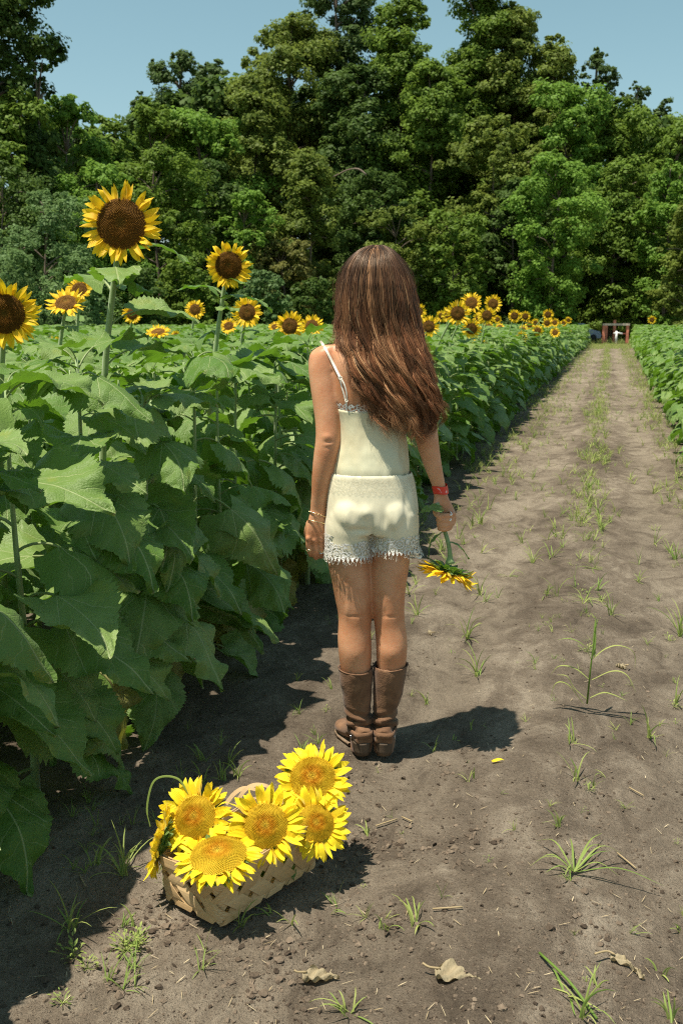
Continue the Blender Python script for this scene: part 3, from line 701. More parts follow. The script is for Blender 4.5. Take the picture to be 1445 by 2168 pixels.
# star shaped grass low on the path
r0 = thing('grass_tuft', (0, 0, 0), 'low star shaped grass tuft with long flat blades, lower right', 'grass'); at_ground(r0, 1213, 1862); r0.location.z += .008
for dx, dy in ((-80, -72), (-8, -78), (-75, -30), (80, -48), (105, -40), (190, 36), (60, -90), (-62, 5), (-20, 12), (95, 12), (-95, -10), (60, -62)):
    e = gnd(1213+dx, 1862+dy*.9)-gnd(1213, 1862); h = random.uniform(.015, .05)
    P = smooth_path([(0, 0, 0), (e.x*.5, e.y*.5, h), (e.x, e.y, .004)], 5)
    ribbon(P, .0055*np.interp(np.linspace(0, 1, len(P)), [0, .3, .8, 1], [.6, 1, .6, .05]), np.array([0, 0, 1.]), .2, random.random()*.6).build('blade', M['grass'], r0)
named = [
 (1208, 1586, 5, .13, 'grass sprig with one long yellowing blade, left below the tall grass plant'), (1372, 1560, 6, .13, 'bluish grass sprig right of the tall grass plant'), (1222, 1662, 6, .13, 'bent grass sprig under the tall grass plant'),
 (1283, 1650, 2, .10, 'single upright blade right of the bent sprig'), (988, 1340, 12, .18, 'grass tuft on the path right of the white shorts and knees'), (1010, 1425, 9, .17, 'grass sprig on the path level with the boot tops'),
 (880, 1300, 9, .14, 'grass tuft just right of the knees'), (1015, 1252, 9, .16, 'grass tuft right below the held sunflower'), (1015, 1110, 10, .2, 'upright grass tuft right of the holding hand'),
 (895, 1095, 8, .2, 'grass tuft in shade between shorts and the holding hand'), (1235, 1280, 12, .16, 'spreading grass tuft in the middle strip of the path'), (1125, 1190, 10, .15, 'grass tuft in the left wheel track'),
 (1250, 1208, 9, .15, 'grass tuft in the middle strip behind the spreading one'), (1265, 1095, 14, .18, 'dense grass tuft in the middle strip level with the holding hand'), (1385, 1145, 8, .14, 'green tuft in the right wheel track'),
 (1438, 1340, 12, .2, 'grass tuft at the right edge level with the knees'), (1430, 1485, 5, .12, 'sparse grass at the right edge level with the boots'), (1180, 1765, 4, .07, 'two small dark blades above the star shaped tuft'),
 (880, 1950, 8, .10, 'upright grass sprig beside the scraped hollow'), (815, 1955, 6, .06, 'short grass in the scraped hollow'), (735, 2135, 9, .13, 'grass tuft at the bottom between two dry leaves'), (1258, 2090, 3, .06, 'short blade at the lower right between two dry leaves'),
 (618, 1935, 4, .12, 'long blade leaning in the shadow of the basket'), (575, 1925, 3, .09, 'flat pale blade at the front of the basket'), (698, 1912, 2, .07, 'thin upright blade right of the basket'),
 (262, 1850, 14, .19, 'tall dark grass tuft in the shade left of the basket'), (150, 1965, 12, .16, 'shaded grass tuft under the lower left leaves'), (205, 1830, 8, .12, 'shaded thin grass between field and basket'),
 (275, 1960, 4, .09, 'thin reddish blade left in front of the basket'), (500, 1640, 8, .10, 'shaded grass behind the basket'), (470, 1650, 6, .11, 'shaded grass behind the left of the basket'), (430, 1655, 5, .11, 'thin shaded blades behind the leftmost bloom'),
 (905, 1480, 3, .10, 'thin blade right of the boots at the edge of the woman\'s shadow'), (918, 1580, 4, .09, 'small grass in the near edge of the woman\'s shadow'), (735, 1545, 5, .06, 'short grass by the toe of the left boot'),
 (960, 1560, 3, .07, 'blade lying in the woman\'s shadow'), (993, 1540, 2, .07, 'thin straw coloured blade in the woman\'s shadow'), (1000, 1650, 2, .05, 'single blade left of the yellow petal'),
 (775, 1750, 4, .07, 'small blade right of the basket flowers'), (1400, 2060, 4, .05, 'small sprig at the lower right edge'), (1440, 1960, 3, .06, 'sprig at the right edge above the lower dry leaf'), (1200, 2120, 5, .09, 'sprig beside the long lying stalk'),
 (1230, 2160, 7, .12, 'grass at the bottom edge, right'), (1420, 2150, 6, .10, 'grass in the bottom right corner'), (1155, 1265, 6, .1, 'thin sprig between left track and middle strip'), (1350, 1230, 7, .1, 'sprig in the right track level with the held flower'),
 (1075, 1215, 6, .13, 'flattened pale grass right of the held flower')]
for i, (px, py, n, L, lb) in enumerate(named):
    flat = 'flat' in lb or 'lying' in lb or 'spread' in lb
    weed(px, py, tuft_mb(n, L*(1.05 if px > 800 else .8), .38, .0052, 40+i, .75 if not flat else 1.3, 1.2 if not flat else .5), lb)
for i, (px, py, n, s, lb) in enumerate([(1240, 1390, 40, .05, 'low leafy weed behind the tall grass plant'), (1428, 1440, 16, .028, 'small bright herb at the right edge, upper'), (1425, 1490, 20, .035, 'small bright herb at the right edge, middle'),
      (1428, 1525, 12, .025, 'small bright herb at the right edge, lower'), (155, 2020, 34, .06, 'feathery green weed standing left of the basket, lower left'), (268, 2005, 60, .05, 'low clump of tiny leaved weed left in front of the basket'), (290, 1990, 50, .045, 'tiny leaved weed clump nearest the basket corner'),
      (185, 2045, 26, .035, 'pale green herb beside the feathery weed'), (133, 2118, 26, .035, 'bright little herb near the bottom left corner'), (1245, 1680, 20, .028, 'small herb under the bent sprig'), (1275, 1462, 12, .02, 'small herb right of the tall grass stalk'),
      (1245, 1315, 16, .025, 'small herb above the tall grass plant'), (1160, 1050, 30, .05, 'green herb far up in the left wheel track'), (1385, 1115, 30, .05, 'green herb in the right wheel track'), (690, 1505, 16, .03, 'herb in the sun patch left of the boots'), (1415, 1310+40, 24, .04, 'leafy herb at the right edge above the boots line'), (1240, 2105-20, 8, .014, 'tiny herb at lower right'),
      (850, 1790-40, 8, .012, 'tiny seedling right of the basket')]):
    weed(px, py, herb_mb(n, s, 300+i), lb, 'weed', 'weed')
# scattered grass nobody could count
mb = MB(); TV = [tuft_mb(random.randint(4, 9), .13, .4, .0055, 700+k, .8, 1.2, 4).data() for k in range(12)]
HV = [herb_mb(10, .05, 800+k).data() for k in range(4)]
cnt = 0
while cnt < 9500:
    y = 2.2+80*random.random()**1.7; x = random.uniform(-1.75, 1.5)
    d = .03+.9*math.exp(-((x+.1)/.13)**2)*min(1, max(0, (y-3.5)/5))+.55*math.exp(-((x-.85)/.25)**2)*min(1, max(0.08, (y-4)/4))+.22*math.exp(-((x+1.15)/.25)**2)*min(1, max(0.05, (y-3.6)/3))
    d += .8*math.exp(-((x+.9)/.35)**2)*min(1, max(0, (y-5)/5))*.22
    d *= .35+1.3*vnoise(np.array([x*1.5]), np.array([y*1.1]), 9)[0]
    if y > 60: d = 1
    if y > 12: d *= 1.1
    if random.random() > d: continue
    s = random.uniform(.35, 1.05)*(1.15 if y > 5 else .55)
    mb.addmb(random.choice(TV if random.random() < .8 else HV), Matrix.Translation((x, y, gzf(x, y))) @ Matrix.Rotation(random.uniform(0, 6.28), 4, 'Z') @ Matrix.Scale(s, 4), random.random()); cnt += 1
for _ in range(45):
    p = gnd(random.uniform(150, 700), random.uniform(1450, 2100))
    if p.x < -.75: mb.addmb(random.choice(TV), Matrix.Translation((p.x, p.y, gzf(p.x, p.y))) @ Matrix.Rotation(random.uniform(0, 6.28), 4, 'Z') @ Matrix.Scale(random.uniform(.3, .7), 4), random.random()*.4)
tag(mb.build('grass', M['grass']), 'thin yellow green grass growing along the path and its middle strip', 'grass', None, 'stuff')
mb = MB()
for _ in range(900):
    y = random.uniform(73, 84); x = random.uniform(-12, 12); mb.addmb(random.choice(TV), Matrix.Translation((x, y, 0)) @ Matrix.Scale(random.uniform(2, 4), 4), random.random())
tag(mb.build('grass', M['grass']), 'rough grass at the far end of the path in front of the trees', 'grass', None, 'stuff')

# fallen petal, dry leaves, stalks
p = gnd(1040, 1621); o = link('fallen_petal', PETALS['petal_bright'][1]); o.location = (p.x, p.y, gzf(p.x, p.y)+.008); o.rotation_euler = (.1, .2, YAW-1.3); o.scale = (.6, .55, .6)
tag(o, 'single yellow petal lying on the soil near the woman\'s shadow', 'petal')
g = NT('dry_leaf_tan'); u, v, t = g.xyz(g.attr()); nn = g.noise(g.obj(), 30, 5)
c = g.mix(nn, (.20, .16, .09), (.42, .35, .22)); M['dryleaf'] = g.done(g.addsh(.12, g.pri(c, .8, g.bump(g.noise(g.obj(), 90, 5), .8, .004)), g.n('BsdfTranslucent', {'Color': (.5, .4, .2, 1)}).outputs[0]))
def dry_leaf(px, py, L, ang, seed, lb, w=.5, stalk=.5):
    r = np.random.default_rng(seed); nu, nv = 26, 13; us = np.linspace(0, 1, nu); vs = np.linspace(-1, 1, nv); U, Vv = np.meshgrid(us, vs, indexing='ij')
    hw = np.interp(us, [0, .1, .35, .7, 1], [.08, .8, 1, .5, .03])*L*w*.5
    roll = 1.0+.9*np.sin(us*3+seed); X = np.sin(Vv*roll[:, None])*hw[:, None]/1.1; Z = (1-np.cos(Vv*roll[:, None]))*hw[:, None]*.42
    x2 = U*L; Z = Z+.012*fbm(x2*60, Vv*3+seed, 3, seed)+.006*np.sin(U*22+Vv*4); X = X+.02*L*fbm(x2*90, Vv*2, 2, seed+3)*4
    V = np.stack([X+.06*L*np.sin(U*4+seed), U*L, Z+.004], -1).reshape(-1, 3)
    root = thing('dry_leaf', (0, 0, 0), lb, 'dry leaf'); at_ground(root, px, py); root.rotation_euler.z = ang; root.location.z += .006
    MB().add(V, grid_faces(nu, nv)).build('blade', M['dryleaf'], root)
    tube(smooth_path([(0, .01, .012), (.01, -.35*L*stalk, .016), (.004+.02*r.normal(), -.8*L*stalk, .02)], 4), .0026, 6).build('stalk', M['drygrass'], root)
dry_leaf(640, 2050, .085, YAW-1.75, 1, 'curled dry leaf lying left of centre at the bottom', .6, .25)
dry_leaf(922, 2062, .105, YAW-1.95, 2, 'dry tan leaf with upright stalk, bottom centre', .8, .35)
dry_leaf(1292, 2030, .095, YAW-2.5, 3, 'crinkled dry leaf at the lower right', .7, .15)
dry_leaf(915, 1338, .06, YAW+.3, 4, 'small pale dry leaf on the soil right of the calves', .8, .3)
dry_leaf(1325, 1420, .05, YAW+.9, 5, 'small pale dry leaf right of the tall grass plant', .8, .2)
for i, (pts, lb) in enumerate([([(1140, 2040), (1200, 2105), (1262, 2168)], 'long green stalk lying diagonally at the lower right'), ([(915, 1924), (978, 1926)], 'short straw lying below the hollow in the middle'),
                               ([(795, 1735), (840, 1722)], 'short brown stick right of the basket'), ([(850, 1718), (872, 1731)], 'pale straw piece right of the brown stick'), ([(1305, 1812), (1345, 1842)], 'brown twig right of the star shaped tuft'),
                               ([(1330, 1672), (1362, 1686)], 'short twig right of the bent sprig'), ([(168, 1858), (182, 1882)], 'splinter of wood in the shade under the field')]):
    P = []
    for q, (x, y) in enumerate(pts): g_ = gnd(x, y); P.append((g_.x, g_.y, gzf(g_.x, g_.y)+.009+.012*(q == 1 and len(pts) > 2)))
    P = np.array(P); c = P[0].copy(); o = tube(smooth_path(P-c, 4), .0032 if i == 0 else .0022, 6).build('stalk' if i < 2 else 'twig', M['grass'] if i == 0 else M['drygrass']); o.location = c; tag(o, lb, 'twig' if i > 1 else 'stalk')
# ---------------------------------------------------------------- tree line
def mat_bark():
    g = NT('bark'); o = g.obj(); x = g.n('Mapping', {0: o, 3: (3, 3, .6)}).outputs[0]; n = g.noise(x, 4, 5)
    return g.done(g.pri(g.mix(n, (.09, .065, .045), (.26, .20, .15)), .9, g.bump(n, .8, .05)))
M['bark'] = mat_bark()
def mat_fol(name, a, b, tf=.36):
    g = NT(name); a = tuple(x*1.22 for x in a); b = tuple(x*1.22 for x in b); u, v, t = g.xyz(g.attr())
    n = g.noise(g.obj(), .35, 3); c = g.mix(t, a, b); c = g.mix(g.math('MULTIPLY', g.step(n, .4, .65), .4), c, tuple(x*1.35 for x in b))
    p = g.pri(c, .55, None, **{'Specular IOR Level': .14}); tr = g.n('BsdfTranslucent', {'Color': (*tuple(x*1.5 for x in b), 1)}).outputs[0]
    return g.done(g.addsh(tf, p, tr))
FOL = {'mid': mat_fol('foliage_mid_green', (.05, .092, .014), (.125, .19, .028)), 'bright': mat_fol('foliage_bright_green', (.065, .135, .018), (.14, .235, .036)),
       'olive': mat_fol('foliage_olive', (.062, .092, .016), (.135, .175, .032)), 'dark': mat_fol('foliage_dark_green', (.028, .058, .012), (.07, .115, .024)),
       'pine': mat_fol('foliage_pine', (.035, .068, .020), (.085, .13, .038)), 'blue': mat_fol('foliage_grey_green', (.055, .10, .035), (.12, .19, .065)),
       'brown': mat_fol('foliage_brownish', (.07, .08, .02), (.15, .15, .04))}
def cards(C, Nrm, size, tint, r):
    """diamond shaped leaf sprays at points C with normals Nrm"""
    n = len(C); up = r.normal(size=(n, 3)); a = np.cross(Nrm, up); a /= np.linalg.norm(a, axis=1)[:, None]+1e-9; b = np.cross(Nrm, a)
    s = (size*r.uniform(.6, 1.3, n))[:, None]; k = (.45+.4*r.random(n))[:, None]
    V = np.stack([C-a*s, C-b*s*k+Nrm*s*.12, C+a*s, C+b*s*k-Nrm*s*.1], 1).reshape(-1, 3)
    At = np.zeros((n*4, 3)); At[:, 2] = np.repeat(tint, 4)
    return V, np.arange(n*4).reshape(-1, 4), At
def crown(blobs, dens, leaf, r, needle=False):
    """blobs: rows of x, y, z, radius; leaves gathered in sub-clumps on each blob"""
    mb = MB()
    for (x, y, z, rad) in blobs:
        ns = max(4, int(9*rad)); tb = r.random()
        d = r.normal(size=(ns, 3)); d /= np.linalg.norm(d, axis=1)[:, None]; d[:, 2] = np.where(d[:, 2] < -.4, -d[:, 2], d[:, 2])
        sc_ = np.array([x, y, z])+d*rad*r.uniform(.55, 1.0, (ns, 1))*np.array([1, 1, .8]); sr = rad*r.uniform(.22, .5, ns)
        m = max(5, int(dens*rad)); idx = np.repeat(np.arange(ns), m)
        e = r.normal(size=(len(idx), 3)); e /= np.linalg.norm(e, axis=1)[:, None]; rr = r.random(len(idx))**.4
        C = sc_[idx]+e*(sr[idx]*rr)[:, None]*np.array([1, 1, .75])
        Nn = e*.6+d[idx]*.5+np.array([0, 0, .55])+r.normal(size=e.shape)*.45; Nn /= np.linalg.norm(Nn, axis=1)[:, None]
        t = np.clip(tb*.45+.35*r.random(ns)[idx]+.3*r.random(len(idx)), 0, 1)
        V, Q, A = cards(C, Nn, leaf, t, r); mb.add(V, Q, None, A)
    return mb
def tree(px, top, wpx, D, kind, label, low=.05, prof='round', trunk=True, leaf=.16, dens=42, cat='tree', name=None, asym=0, nb=None, bs=1.0, seed=None, group=None, rad_k=.095):
    seed = seed or int(px*13+top); r = np.random.default_rng(seed)
    base = W(lz(px, 700, D)[0], D, 0); H = lz(px, top, D)[1]; wd = wpx*D/F_PX/2
    P = {'round': ([0, .1, .35, .6, .82, .95, 1], [.55, .8, 1, 1, .78, .42, .12]), 'cone': ([0, .15, .4, .65, .85, 1], [.8, 1, .85, .6, .33, .06]),
         'column': ([0, .1, .4, .75, .92, 1], [.7, .95, 1, .85, .5, .15]), 'pine': ([0, .2, .45, .7, .9, 1], [.3, .75, 1, .9, .6, .2]), 'bush': ([0, .2, .5, .8, 1], [.9, 1, .9, .6, .2])}[prof]
    hc = H*(1-low); vol = hc*wd; brad = max(.7, min(2.6, (hc*wd)**.5*rad_k*2.2))*bs
    nb = nb or int(min(150, max(16, 2.6*hc*wd/(brad*brad))))
    blobs = []
    for k in range(nb):
        f = (k+r.random())/nb; rw = np.interp(f, *P)*wd*(1+.15*r.normal()); an = r.uniform(0, 6.28); q = r.uniform(.35, 1)**.6
        rb = brad*r.uniform(.55, 1.25)*(1 if f < .9 else .6)
        blobs.append((math.cos(an)*rw*q*.92+asym*f*wd, math.sin(an)*rw*q*.8, H*low+f*hc-rb*.8*(f > .93), rb))
    if prof == 'pine': blobs = [(x, y, z, b*.8) for (x, y, z, b) in blobs]
    root = thing(name or {'pine': 'pine_tree'}.get(prof, 'broadleaf_tree' if cat == 'tree' else 'bush'), base, label, cat, group or ('trees of the tree line' if cat == 'tree' else 'bushes at the foot of the trees'), YAW)
    crown(blobs, dens, leaf, r).build('crown' if cat == 'tree' else 'foliage', FOL[kind], root, False)
    if trunk:
        tr = MB(); t = np.linspace(0, 1, 10); hh = H*(.9 if prof == 'pine' else .8)
        Pt = np.stack([asym*wd*t*.7+.25*np.sin(t*4+seed)*t, .2*np.sin(t*3+seed), hh*t-.2], -1); rt = max(.12, H*.012)
        tr.addmb(tube(Pt, rt*(1-.82*t), 8))
        for (x, y, z, rb) in blobs[::3]:
            f = min(.97, max(.12, (z-.22*math.hypot(x, y))/hh)); i = f*9; a = int(min(8, i)); p = Pt[a]+(Pt[a+1]-Pt[a])*(i-a)
            tr.addmb(tube(smooth_path([p, (p+np.array([x, y, z]))/2+np.array([0, 0, .3]), (x, y, z)], 3), np.linspace(rt*.35, .03, 7), 5))
        tr.build('trunk', M['bark'], root)
    return root
# back layer (pines and tall trees)
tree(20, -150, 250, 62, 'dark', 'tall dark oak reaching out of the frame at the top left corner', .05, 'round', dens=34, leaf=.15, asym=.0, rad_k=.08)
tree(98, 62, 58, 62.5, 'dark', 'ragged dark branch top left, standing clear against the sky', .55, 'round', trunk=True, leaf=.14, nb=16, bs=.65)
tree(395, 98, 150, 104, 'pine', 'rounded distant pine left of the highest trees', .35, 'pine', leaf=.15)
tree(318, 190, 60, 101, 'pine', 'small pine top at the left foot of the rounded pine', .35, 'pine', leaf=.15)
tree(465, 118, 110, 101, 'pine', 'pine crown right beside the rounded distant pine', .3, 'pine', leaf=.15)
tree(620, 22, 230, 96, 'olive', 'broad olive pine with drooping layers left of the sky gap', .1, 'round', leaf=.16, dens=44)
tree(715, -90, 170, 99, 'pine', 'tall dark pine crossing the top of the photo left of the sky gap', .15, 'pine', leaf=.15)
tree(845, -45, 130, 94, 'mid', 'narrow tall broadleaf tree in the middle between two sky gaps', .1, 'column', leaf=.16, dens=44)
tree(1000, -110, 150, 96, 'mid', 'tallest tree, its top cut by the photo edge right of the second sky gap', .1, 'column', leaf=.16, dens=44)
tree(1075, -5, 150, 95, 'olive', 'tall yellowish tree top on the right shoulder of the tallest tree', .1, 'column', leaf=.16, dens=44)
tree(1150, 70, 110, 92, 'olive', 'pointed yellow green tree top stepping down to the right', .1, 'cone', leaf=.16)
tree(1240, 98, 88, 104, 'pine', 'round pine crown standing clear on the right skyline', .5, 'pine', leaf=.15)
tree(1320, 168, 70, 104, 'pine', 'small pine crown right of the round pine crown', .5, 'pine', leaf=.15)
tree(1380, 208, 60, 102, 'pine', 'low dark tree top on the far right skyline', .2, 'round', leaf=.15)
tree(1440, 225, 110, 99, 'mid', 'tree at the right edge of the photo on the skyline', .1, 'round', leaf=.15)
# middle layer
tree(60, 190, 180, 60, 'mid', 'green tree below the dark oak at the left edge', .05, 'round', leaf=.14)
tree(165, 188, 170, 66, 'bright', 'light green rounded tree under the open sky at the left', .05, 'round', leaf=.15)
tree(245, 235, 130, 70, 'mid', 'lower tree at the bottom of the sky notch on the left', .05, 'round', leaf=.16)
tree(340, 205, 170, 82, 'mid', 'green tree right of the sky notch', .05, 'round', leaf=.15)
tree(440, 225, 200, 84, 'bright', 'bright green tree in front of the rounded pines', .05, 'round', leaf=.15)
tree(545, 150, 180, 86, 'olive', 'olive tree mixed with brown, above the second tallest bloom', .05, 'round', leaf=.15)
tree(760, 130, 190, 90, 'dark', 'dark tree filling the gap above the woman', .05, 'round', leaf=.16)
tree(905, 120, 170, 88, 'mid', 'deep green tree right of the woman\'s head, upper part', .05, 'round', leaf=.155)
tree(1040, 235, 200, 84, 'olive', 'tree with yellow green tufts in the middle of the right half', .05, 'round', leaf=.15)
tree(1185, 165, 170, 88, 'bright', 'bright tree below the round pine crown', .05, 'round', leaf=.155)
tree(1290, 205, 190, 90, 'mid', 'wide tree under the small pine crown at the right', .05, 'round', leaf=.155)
tree(1400, 245, 170, 86, 'mid', 'dense tree at the right edge under the skyline', .05, 'round', leaf=.15)
# front layer
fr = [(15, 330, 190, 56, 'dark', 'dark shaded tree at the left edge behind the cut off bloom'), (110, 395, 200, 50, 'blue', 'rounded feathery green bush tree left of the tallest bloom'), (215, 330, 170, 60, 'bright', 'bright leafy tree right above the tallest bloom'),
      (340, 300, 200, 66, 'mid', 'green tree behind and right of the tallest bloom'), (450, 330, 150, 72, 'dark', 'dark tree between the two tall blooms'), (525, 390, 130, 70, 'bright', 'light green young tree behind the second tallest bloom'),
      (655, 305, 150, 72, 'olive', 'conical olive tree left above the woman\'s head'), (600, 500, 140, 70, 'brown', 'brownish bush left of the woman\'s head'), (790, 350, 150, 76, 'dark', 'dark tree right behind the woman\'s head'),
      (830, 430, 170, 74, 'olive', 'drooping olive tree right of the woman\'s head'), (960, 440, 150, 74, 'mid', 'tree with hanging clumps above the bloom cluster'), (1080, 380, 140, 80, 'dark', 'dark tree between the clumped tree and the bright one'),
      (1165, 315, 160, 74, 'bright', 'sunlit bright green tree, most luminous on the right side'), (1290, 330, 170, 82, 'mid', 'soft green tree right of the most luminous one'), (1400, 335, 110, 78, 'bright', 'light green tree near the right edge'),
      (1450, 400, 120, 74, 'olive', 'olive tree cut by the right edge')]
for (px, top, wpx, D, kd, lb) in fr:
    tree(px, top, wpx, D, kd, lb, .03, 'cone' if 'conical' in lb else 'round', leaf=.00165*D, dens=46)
for i, (px, top, wpx, D, kd, lb) in enumerate([(40, 520, 150, 47, 'blue', 'bush under the rounded feathery tree at the left edge'), (160, 540, 150, 46, 'blue', 'low bush behind the tallest sunflower stem'), (290, 560, 140, 58, 'dark', 'dark bush right of the tallest stem'),
      (400, 540, 130, 62, 'mid', 'bush between the two tall sunflower stems'), (560, 570, 120, 62, 'blue', 'grey green bush right of the second tallest stem'), (660, 590, 110, 64, 'dark', 'dark bush left of the hair'),
      (900, 560, 120, 80, 'dark', 'shaded bush behind the bloom cluster'), (1000, 580, 130, 82, 'dark', 'shaded bush right behind the bloom cluster'), (1110, 570, 130, 86, 'mid', 'leafy bush behind the pair of blooms'),
      (1215, 590, 130, 88, 'dark', 'dark bush left of the red frame'), (1310, 560, 120, 91, 'dark', 'dark bush straight behind the red frame'), (1400, 570, 130, 88, 'mid', 'bush behind the right field')]):
    tree(px, top, wpx, D, kd, lb, .0, 'bush', False, .0017*D, 40, 'bush')
# dim wood behind
mb = MB(); r = np.random.default_rng(3)
bl = []
for k in range(560):
    px = r.uniform(-200, 1650) if k < 330 else r.uniform(-1700, 2700); D = r.uniform(98, 112); f = r.random()
    tp = np.interp(px, [-1700, -200, 100, 270, 330, 560, 700, 1100, 1300, 1650], [180, 230, 260, 300, 240, 190, 160, 160, 280, 320])
    lat, z = lz(px, tp, D); v = W(lat, D); bl.append((v.x, v.y, f*z, 2.6))
o = crown(bl, 11, .34, r).build('far_wood', FOL['dark'], None, False); tag(o, 'deep shaded wood behind the front trees', 'wood', None, 'stuff')
# a bare pale limb and the frame at the end of the path
o = tube(smooth_path([at(705, 375, 73), at(735, 360, 72.5), at(758, 358, 72), at(775, 370, 71.8)], 4), [.05]*7+[.07]*6, 6).build('bare_branch', M['bark']); tag(o, 'bare pale branch arching out of the foliage above the woman', 'branch')

M['red_paint'] = mat_simple('faded_red_paint', (.62, .22, .13), .7, .3, 3); M['grey_wood'] = mat_simple('weathered_wood', (.5, .42, .32), .8, .3, 3); M['white_pvc'] = mat_simple('white_pipe', (.75, .75, .72), .4, .1, 3)
def box(c, s, rz=0):
    x, y, z = np.array(s)/2; b = .03*min(s)
    V = np.array([(i*x, j*y, k*z) for i in (-1, 1) for j in (-1, 1) for k in (-1, 1)], float); cz, sz = math.cos(rz), math.sin(rz)
    V = np.stack([V[:, 0]*cz-V[:, 1]*sz, V[:, 0]*sz+V[:, 1]*cz, V[:, 2]], -1)+np.array(c)
    return MB().add(V, [(0, 1, 3, 2), (4, 6, 7, 5), (0, 4, 5, 1), (2, 3, 7, 6), (0, 2, 6, 4), (1, 5, 7, 3)])
DF = 72
def loc(px, py, D=DF): a, z = lz(px, py, D); return a, z
c0 = W(loc(1300, 720)[0], DF, 0); fr_ = thing('timber_frame', c0, 'red post frame with weathered top rail at the end of the path', 'frame', None, YAW)
u = DF/F_PX*1.0
for dx, dy, hh in ((-24, 0, 1.32), (25.5, 0, 1.32), (-11, 1.0, 1.28), (6, 1.0, 1.68)):
    box((dx*u, dy, hh/2), (.17, .17, hh)).build('post', M['red_paint'], fr_, False)
box((.75*u, -.09, 1.36), (1.92, .10, .15)).build('top_rail', M['grey_wood'], fr_, False)
box((15*u, .05, .72), (.75, .08, .09)).build('mid_rail', M['red_paint'], fr_, False)
pp = thing('water_pipe', W(loc(1299, 720)[0], DF-.5, 0), 'white stand pipe with two side outlets inside the red frame', 'pipe', None, YAW)
tube([(0, 0, 0), (0, 0, .9)], .085, 10).build('riser', M['white_pvc'], pp); tube([(-.2, 0, .74), (.1, 0, .78), (.42, 0, .71)], .06, 10).build('outlet', M['white_pvc'], pp)
# parked car, only its bonnet shows beyond the row
def car():
    root = thing('parked_car', W(loc(1208, 720, 75)[0], 75, 0), 'blue grey parked car half hidden behind the end of the left row', 'car', None, YAW+.5)
    paint = mat_simple('blue_grey_paint', (.26, .33, .42), .3, .05, 2, spec=.6); glass = mat_simple('dark_glass', (.02, .025, .03), .08, 0, 2); tyre = mat_simple('tyre_rubber', (.02, .02, .02), .8, 0, 2)
    prof = [(-2.1, .35), (-2.15, .75), (-1.9, .92), (-1.3, .98), (-.8, 1.40), (.5, 1.44), (1.2, 1.0), (2.0, .85), (2.15, .6), (2.1, .35)]
    V = [(x, y*(.86 if z > 1.1 else 1), z) for y in (-.85, .85) for (x, z) in prof]; n = len(prof); mb = MB()
    mb.add(V, [(i, (i+1) % n, (i+1) % n+n, i+n) for i in range(n)], [(0, i, i+1) for i in range(1, n-1)]+[(n, n+i+1, n+i) for i in range(1, n-1)])
    mb.build('body', paint, root, False)
    for s in (-1, 1):
        MB().add([(-1.15, s*.83, 1.0), (-.75, s*.76, 1.34), (.45, s*.76, 1.37), (1.0, s*.83, 1.02)], [(0, 1, 2, 3)]).build('side_window', glass, root, False)
        for x in (-1.3, 1.35): tube([(x, s*.7, .32), (x, s*.9, .32)], .32, 16).build('wheel', tyre, root)
    MB().add([(.52, -.7, 1.45), (.52, .7, 1.45), (1.2, .8, 1.03), (1.2, -.8, 1.03)], [(0, 1, 2, 3)]).build('windscreen', glass, root, False)
car()
# ---------------------------------------------------------------- the woman
D0 = 3.20
def P3(px, py, yo=0.0):
    a, z = lz(px, py, D0+yo); return np.array([a, yo, z])
PXM = lambda py: np.linalg.norm(P3(723, py)-P3(722, py))
def mat_skin():
    g = NT('tanned_skin'); o = g.obj(); n = g.noise(o, 9, 4); n2 = g.noise(o, 160, 3); n3 = g.noise(o, 60, 2)
    c = g.mix(g.step(n, .3, .7), (.56, .235, .11), (.70, .37, .205)); c = g.mix(g.math('MULTIPLY', g.step(n3, .70, .76), .3), c, (.30, .12, .06))
    return g.done(g.pri(c, .45, g.bump(g.math('ADD', n2, g.math('MULTIPLY', n, .3)), .22, .0015), **{'Subsurface Weight': .18, 'Subsurface Scale': .012, 'Subsurface Radius': (1, .35, .18), 'Specular IOR Level': .42}))
M['skin'] = mat_skin()
def loft(st, n=28, cap=True, p=2.0):
    """rings (centre, rx, ry) in horizontal planes, closed at both ends"""
    a = np.linspace(0, 2*np.pi, n, endpoint=False); st = smooth_path(np.array([list(c)+[rx, ry] for c, rx, ry in st]), 4)
    ca, sa = np.cos(a), np.sin(a); ca = np.sign(ca)*np.abs(ca)**(2/p); sa = np.sign(sa)*np.abs(sa)**(2/p)
    V = np.stack([st[:, 0:1]+st[:, 3:4]*ca, st[:, 1:2]+st[:, 4:5]*sa, np.repeat(st[:, 2:3], n, 1)], -1).reshape(-1, 3)
    m = len(st)*n; V = np.vstack([V, st[0, :3], st[-1, :3]]); Q = grid_faces(len(st), n, True)
    T = [(m, (j+1) % n, j) for j in range(n)]+[(m+1, m-n+j, m-n+(j+1) % n) for j in range(n)]
    if not cap: V = V[:m]; T = []
    mb = MB(); mb.add(V, Q, T); return mb
def ell(c, r, n=20):
    st = [(np.array(c)+np.array([0, 0, r[2]*math.sin(t)]), max(.0008, r[0]*math.cos(t)), max(.0008, r[1]*math.cos(t))) for t in np.linspace(-1.55, 1.55, 12)]
    return loft(st, n)
def S(px, py, hw, ry, yo=0.03, k=1.0):     # station from the photograph: centre, half width in pixels, depth in metres
    c = P3(px, py, yo); return (c, hw*PXM(py)*k, ry)
